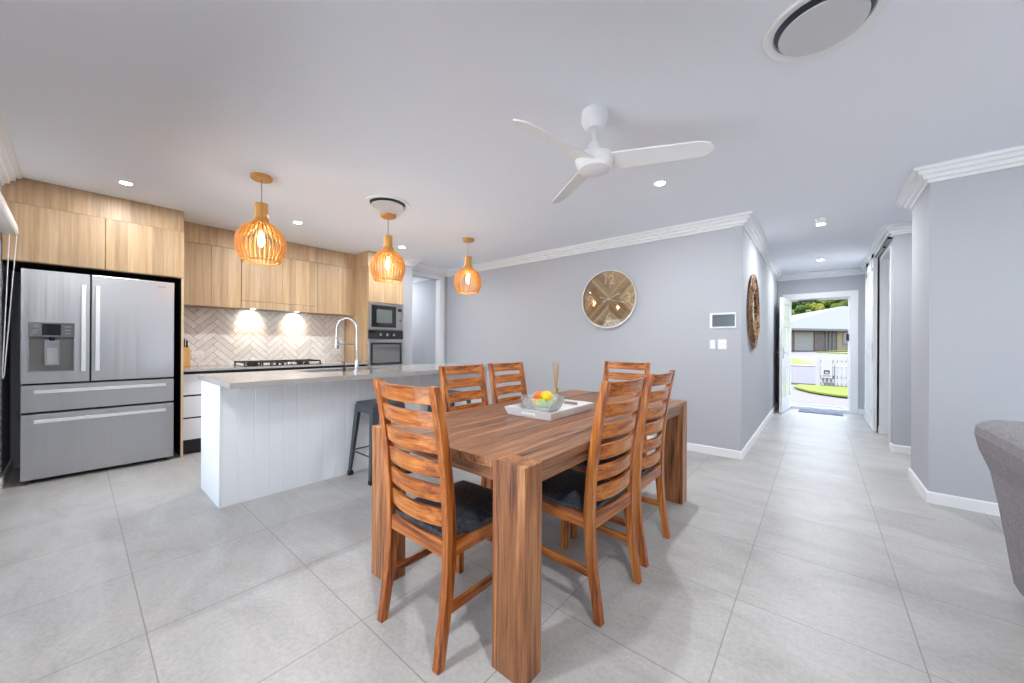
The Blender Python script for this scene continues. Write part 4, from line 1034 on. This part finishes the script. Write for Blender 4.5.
# near lawn with curved edge
lp = [(-.62, 15.2), (-.45, 14.75), (-.2, 14.25), (.1, 13.9), (.45, 13.6), (1.0, 13.35), (3, 13.2), (9, 13.2), (9, 15.85), (-.5, 15.85)]
tag(ground('lawn', lp, 'grass', .03), 'curved strip of bright green lawn in front of the picket fence', 'lawn', kind='stuff')
tag(ground('grass_verge', [(-6, 40), (-3, 36.5), (-1.45, 34.5), (-.15, 27.9), (.3, 26.9), (-1.1, 27.3), (-6, 29)], 'grass', .02), 'yellow-green wedge of grass beside the driveway across the road', 'grass', kind='stuff')
tag(ground('front_lawn', [(-.2, 47.6), (9, 40.0), (9, 55), (1.0, 52)], 'grass', .02), 'green lawn in front of the brick house across the road', 'lawn', kind='stuff')
# picket fence
fe_ = empty('picket_fence', (0, 16, 0)); tag(fe_, 'white picket fence beyond the front lawn outside the door', 'fence')
MB().box(-.065, .06, -.06, .06, -.27, .86, 'fence').build('post', fe_, .005)
for z0_, z1_ in ((.64, .71), (.10, .20), (-.10, -.04)): MB().box(.06, 3.0, -.02, .02, z0_, z1_, 'fence').build('rail', fe_)
for k in range(28):
    x = .12 + k * .105
    MB().prism([(x - .036, -.12), (x + .036, -.12), (x + .036, .78), (x, .83), (x - .036, .78)], 'Y', -.045, -.02, 'fence').build('picket', fe_)
lb_ = empty('letterbox', (.215, 15.9, -.0)); tag(lb_, 'white letterbox panel with small dark slot mounted on the picket fence', 'letterbox')
MB().box(-.14, .14, -.05, .03, .12, .74, 'fence').build('panel', lb_, .004)
MB().box(-.07, .07, -.055, -.05, .26, .38, 'black').box(-.045, .045, -.058, -.055, .28, .33, 'fence').build('slot', lb_)
MB().box(-.1, .1, -.056, -.05, .19, .21, 'browntrim').build('hinge_strip', lb_)
# neighbour house : facade runs obliquely away to the right
ho = empty('brick_house', (-1.95, 49.6, .55), math.radians(50)); tag(ho, 'single-storey brick house with pale metal roof across the street', 'house')
MB().box(-3.5, -.1, .0, 9, -.2, 2.25, 'brick').box(2.5, 5.45, .0, .4, -.2, 2.4, 'brick').box(-.1, 2.5, .02, 9, 2.15, 2.4, 'brick').build('wall', ho)
MB().box(5.45, 12, -.05, 9, -.2, 2.45, 'cream').build('wall', ho)['label'] = 'cream rendered wall section'
MB().box(-.05, 2.5, .05, .1, -.2, 2.12, 'garage').build('garage_door', ho)
MB().box(-.15, -.03, -.04, .12, -.2, 2.2, 'browntrim').box(2.5, 2.6, -.04, .12, -.2, 2.2, 'browntrim').box(-.15, 2.6, -.04, .12, 2.12, 2.25, 'browntrim').build('garage_frame', ho)
wf = MB().box(6.15, 7.35, -.11, -.05, .62, 2.1, 'garage').build('window', ho); MB().box(6.28, 7.22, -.13, -.11, .72, 2.0, 'black_glass').build('pane', wf)
for x in (3.9, 4.35, 4.8): MB().box(x, x + .12, -.1, 0, -.2, 2.4, 'kerb').build('downpipe', ho)
rb = MB()
ex0, ex1, ey0, ey1, ez, rz_ = -3.9, 26, -.7, 9.4, 2.40, 5.6
rb.add([(ex0, ey0, ez), (ex1, ey0, ez), (ex1, ey1, ez), (ex0, ey1, ez), (ex0 + 15.7, 4.35, rz_), (ex1 - 1, 4.35, rz_)], [(0, 1, 5, 4), (2, 3, 4, 5), (3, 0, 4), (1, 2, 5), (0, 3, 2, 1)], 'roof')
rb.build('roof', ho)
MB().box(ex0 - .05, ex1 + .05, ey0 - .08, ey0, ez - .16, ez + .06, 'kerb').build('gutter', ho)
# hillside and trees
hm = MB(); vs = []; NX, NY = 30, 12; rr_ = random.Random(5)
for j in range(NY + 1):
    for i in range(NX + 1):
        y = 72 + j * 9; x = -60 + i * 5 + (y - 72) * .0; vs.append((x, y, .5 + (j * 2.6) + rr_.uniform(-.5, .5)))
hm.add(vs, [(j * (NX + 1) + i, j * (NX + 1) + i + 1, (j + 1) * (NX + 1) + i + 1, (j + 1) * (NX + 1) + i) for j in range(NY) for i in range(NX)], 'hill', True)
struct(hm.build('hillside'))
def tree_mesh(seed, m):
    rn = random.Random(seed); bm = bmesh.new()
    for k in range(9):
        q = bmesh.ops.create_icosphere(bm, subdivisions=3, radius=rn.uniform(1.0, 1.7), matrix=Matrix.Translation((rn.uniform(-1.3, 1.3), rn.uniform(-1.3, 1.3), rn.uniform(2.0, 4.6))))
        for v in q['verts']: v.co += v.co.normalized() * 0 + Vector((rn.uniform(-.22, .22), rn.uniform(-.22, .22), rn.uniform(-.22, .22)))
    me = bpy.data.meshes.new('foliage'); bm.to_mesh(me); bm.free(); me.materials.append(M[m]); return me
tms = [tree_mesh(1, 'leaf0'), tree_mesh(2, 'leaf1'), tree_mesh(3, 'leaf2')]
tk = MB().cyl((0, 0, 0), .2, -1.5, 2.6, 'bark', 8).build('trunk_tmp'); tkm = tk.data; bpy.data.objects.remove(tk)
TL = ['mid-green bushy tree on the hillside behind the house', 'dark green dense tree on the hillside behind the house', 'yellow-green loose tree on the hillside behind the house']
rn = random.Random(11)
for row in range(13):
    for k in range(4):
        y = 75 + row * 5.2 + rn.uniform(-.6, .6)
        x = (-.062 + .030 * (k + (.5 if row % 2 else 0))) * y
        q = rn.randrange(3); e = empty('hillside_tree', (x, y, .5 + (y - 72) / 9 * 2.6 - .6), rn.uniform(0, 6)); s_ = .0044 * y; e.scale = (s_, s_, s_ * 1.15)
        tag(e, TL[q], 'tree', 'hillside trees, ' + ['mid-green', 'dark green', 'yellow-green'][q])
        f_ = bpy.data.objects.new('foliage', tms[q]); COL.objects.link(f_); f_.parent = e
        t_ = bpy.data.objects.new('trunk', tkm); COL.objects.link(t_); t_.parent = e

# ================================================================ LIGHT, SKY, CAMERA
w = bpy.data.worlds.new('sky'); sc.world = w; w.use_nodes = True; t = w.node_tree
bg = t.nodes['Background']
tcw = t.nodes.new('ShaderNodeTexCoord'); spw = t.nodes.new('ShaderNodeSeparateXYZ'); t.links.new(tcw.outputs['Generated'], spw.inputs[0])
cw = ramp(t, spw.outputs[2], [(.0, (.88, .94, 1.0)), (.25, (.76, .86, 1.0)), (1, (.58, .74, 1.0))])
t.links.new(cw, bg.inputs[0]); bg.inputs[1].default_value = 2.3
sun = lamp('SUN', (0, 0, 10), 9.0, (1, .97, .92), Vector((.25, .36, -.88)).to_track_quat('-Z', 'Y').to_euler(), name='sun'); sun.data.angle = .02
for (x, y, wx, wz, rot) in ((-2.72, -.545, 3.6, 2.0, (PI / 2, 0, PI)), (2.0, -.545, 2.95, 2.05, (PI / 2, 0, PI)), (XO + .13, 2.2, 1.58, 2.05, (PI / 2, 0, PI / 2))):
    l = bpy.data.lights.new('portal', 'AREA'); l.shape = 'RECTANGLE'; l.size = wx; l.size_y = wz; l.cycles.is_portal = True
    o = bpy.data.objects.new('window_portal', l); COL.objects.link(o); o.location = (x, y, 1.05)
    inward = Vector((0, 1, 0)) if y < 0 else Vector((-1, 0, 0))
    o.rotation_euler = inward.to_track_quat('-Z', 'Y').to_euler()

cam = bpy.data.cameras.new('camera'); co = bpy.data.objects.new('camera', cam); COL.objects.link(co); sc.camera = co
f = 365.7; yaw = .6973; rol = -.00588
cam.sensor_fit = 'HORIZONTAL'; cam.sensor_width = 36; cam.lens = 36 * f / 1024; cam.shift_y = (343.9 - 341.5) / 1024
cam.clip_start = .02; cam.clip_end = 500
Fv = Vector((-math.sin(yaw), math.cos(yaw), 0)); Rv = Vector((math.cos(yaw), math.sin(yaw), 0)); Uv = Vector((0, 0, 1))
cX = math.cos(rol) * Rv - math.sin(rol) * Uv; cY = math.sin(rol) * Rv + math.cos(rol) * Uv; cZ = -Fv
mw_ = Matrix((cX, cY, cZ)).transposed().to_4x4(); mw_.translation = Vector((0, 0, 1.186)); co.matrix_world = mw_

vs_ = sc.view_settings; vs_.view_transform = 'Standard'; vs_.look = 'None'; vs_.gamma = 1; vs_.exposure = 1.1; vs_.use_curve_mapping = False
sc.cycles.use_denoising = True
sc.cycles.max_bounces = 10; sc.cycles.diffuse_bounces = 6; sc.cycles.glossy_bounces = 4; sc.cycles.transparent_max_bounces = 12
sc.cycles.sample_clamp_indirect = 6; sc.cycles.caustics_reflective = False; sc.cycles.caustics_refractive = False
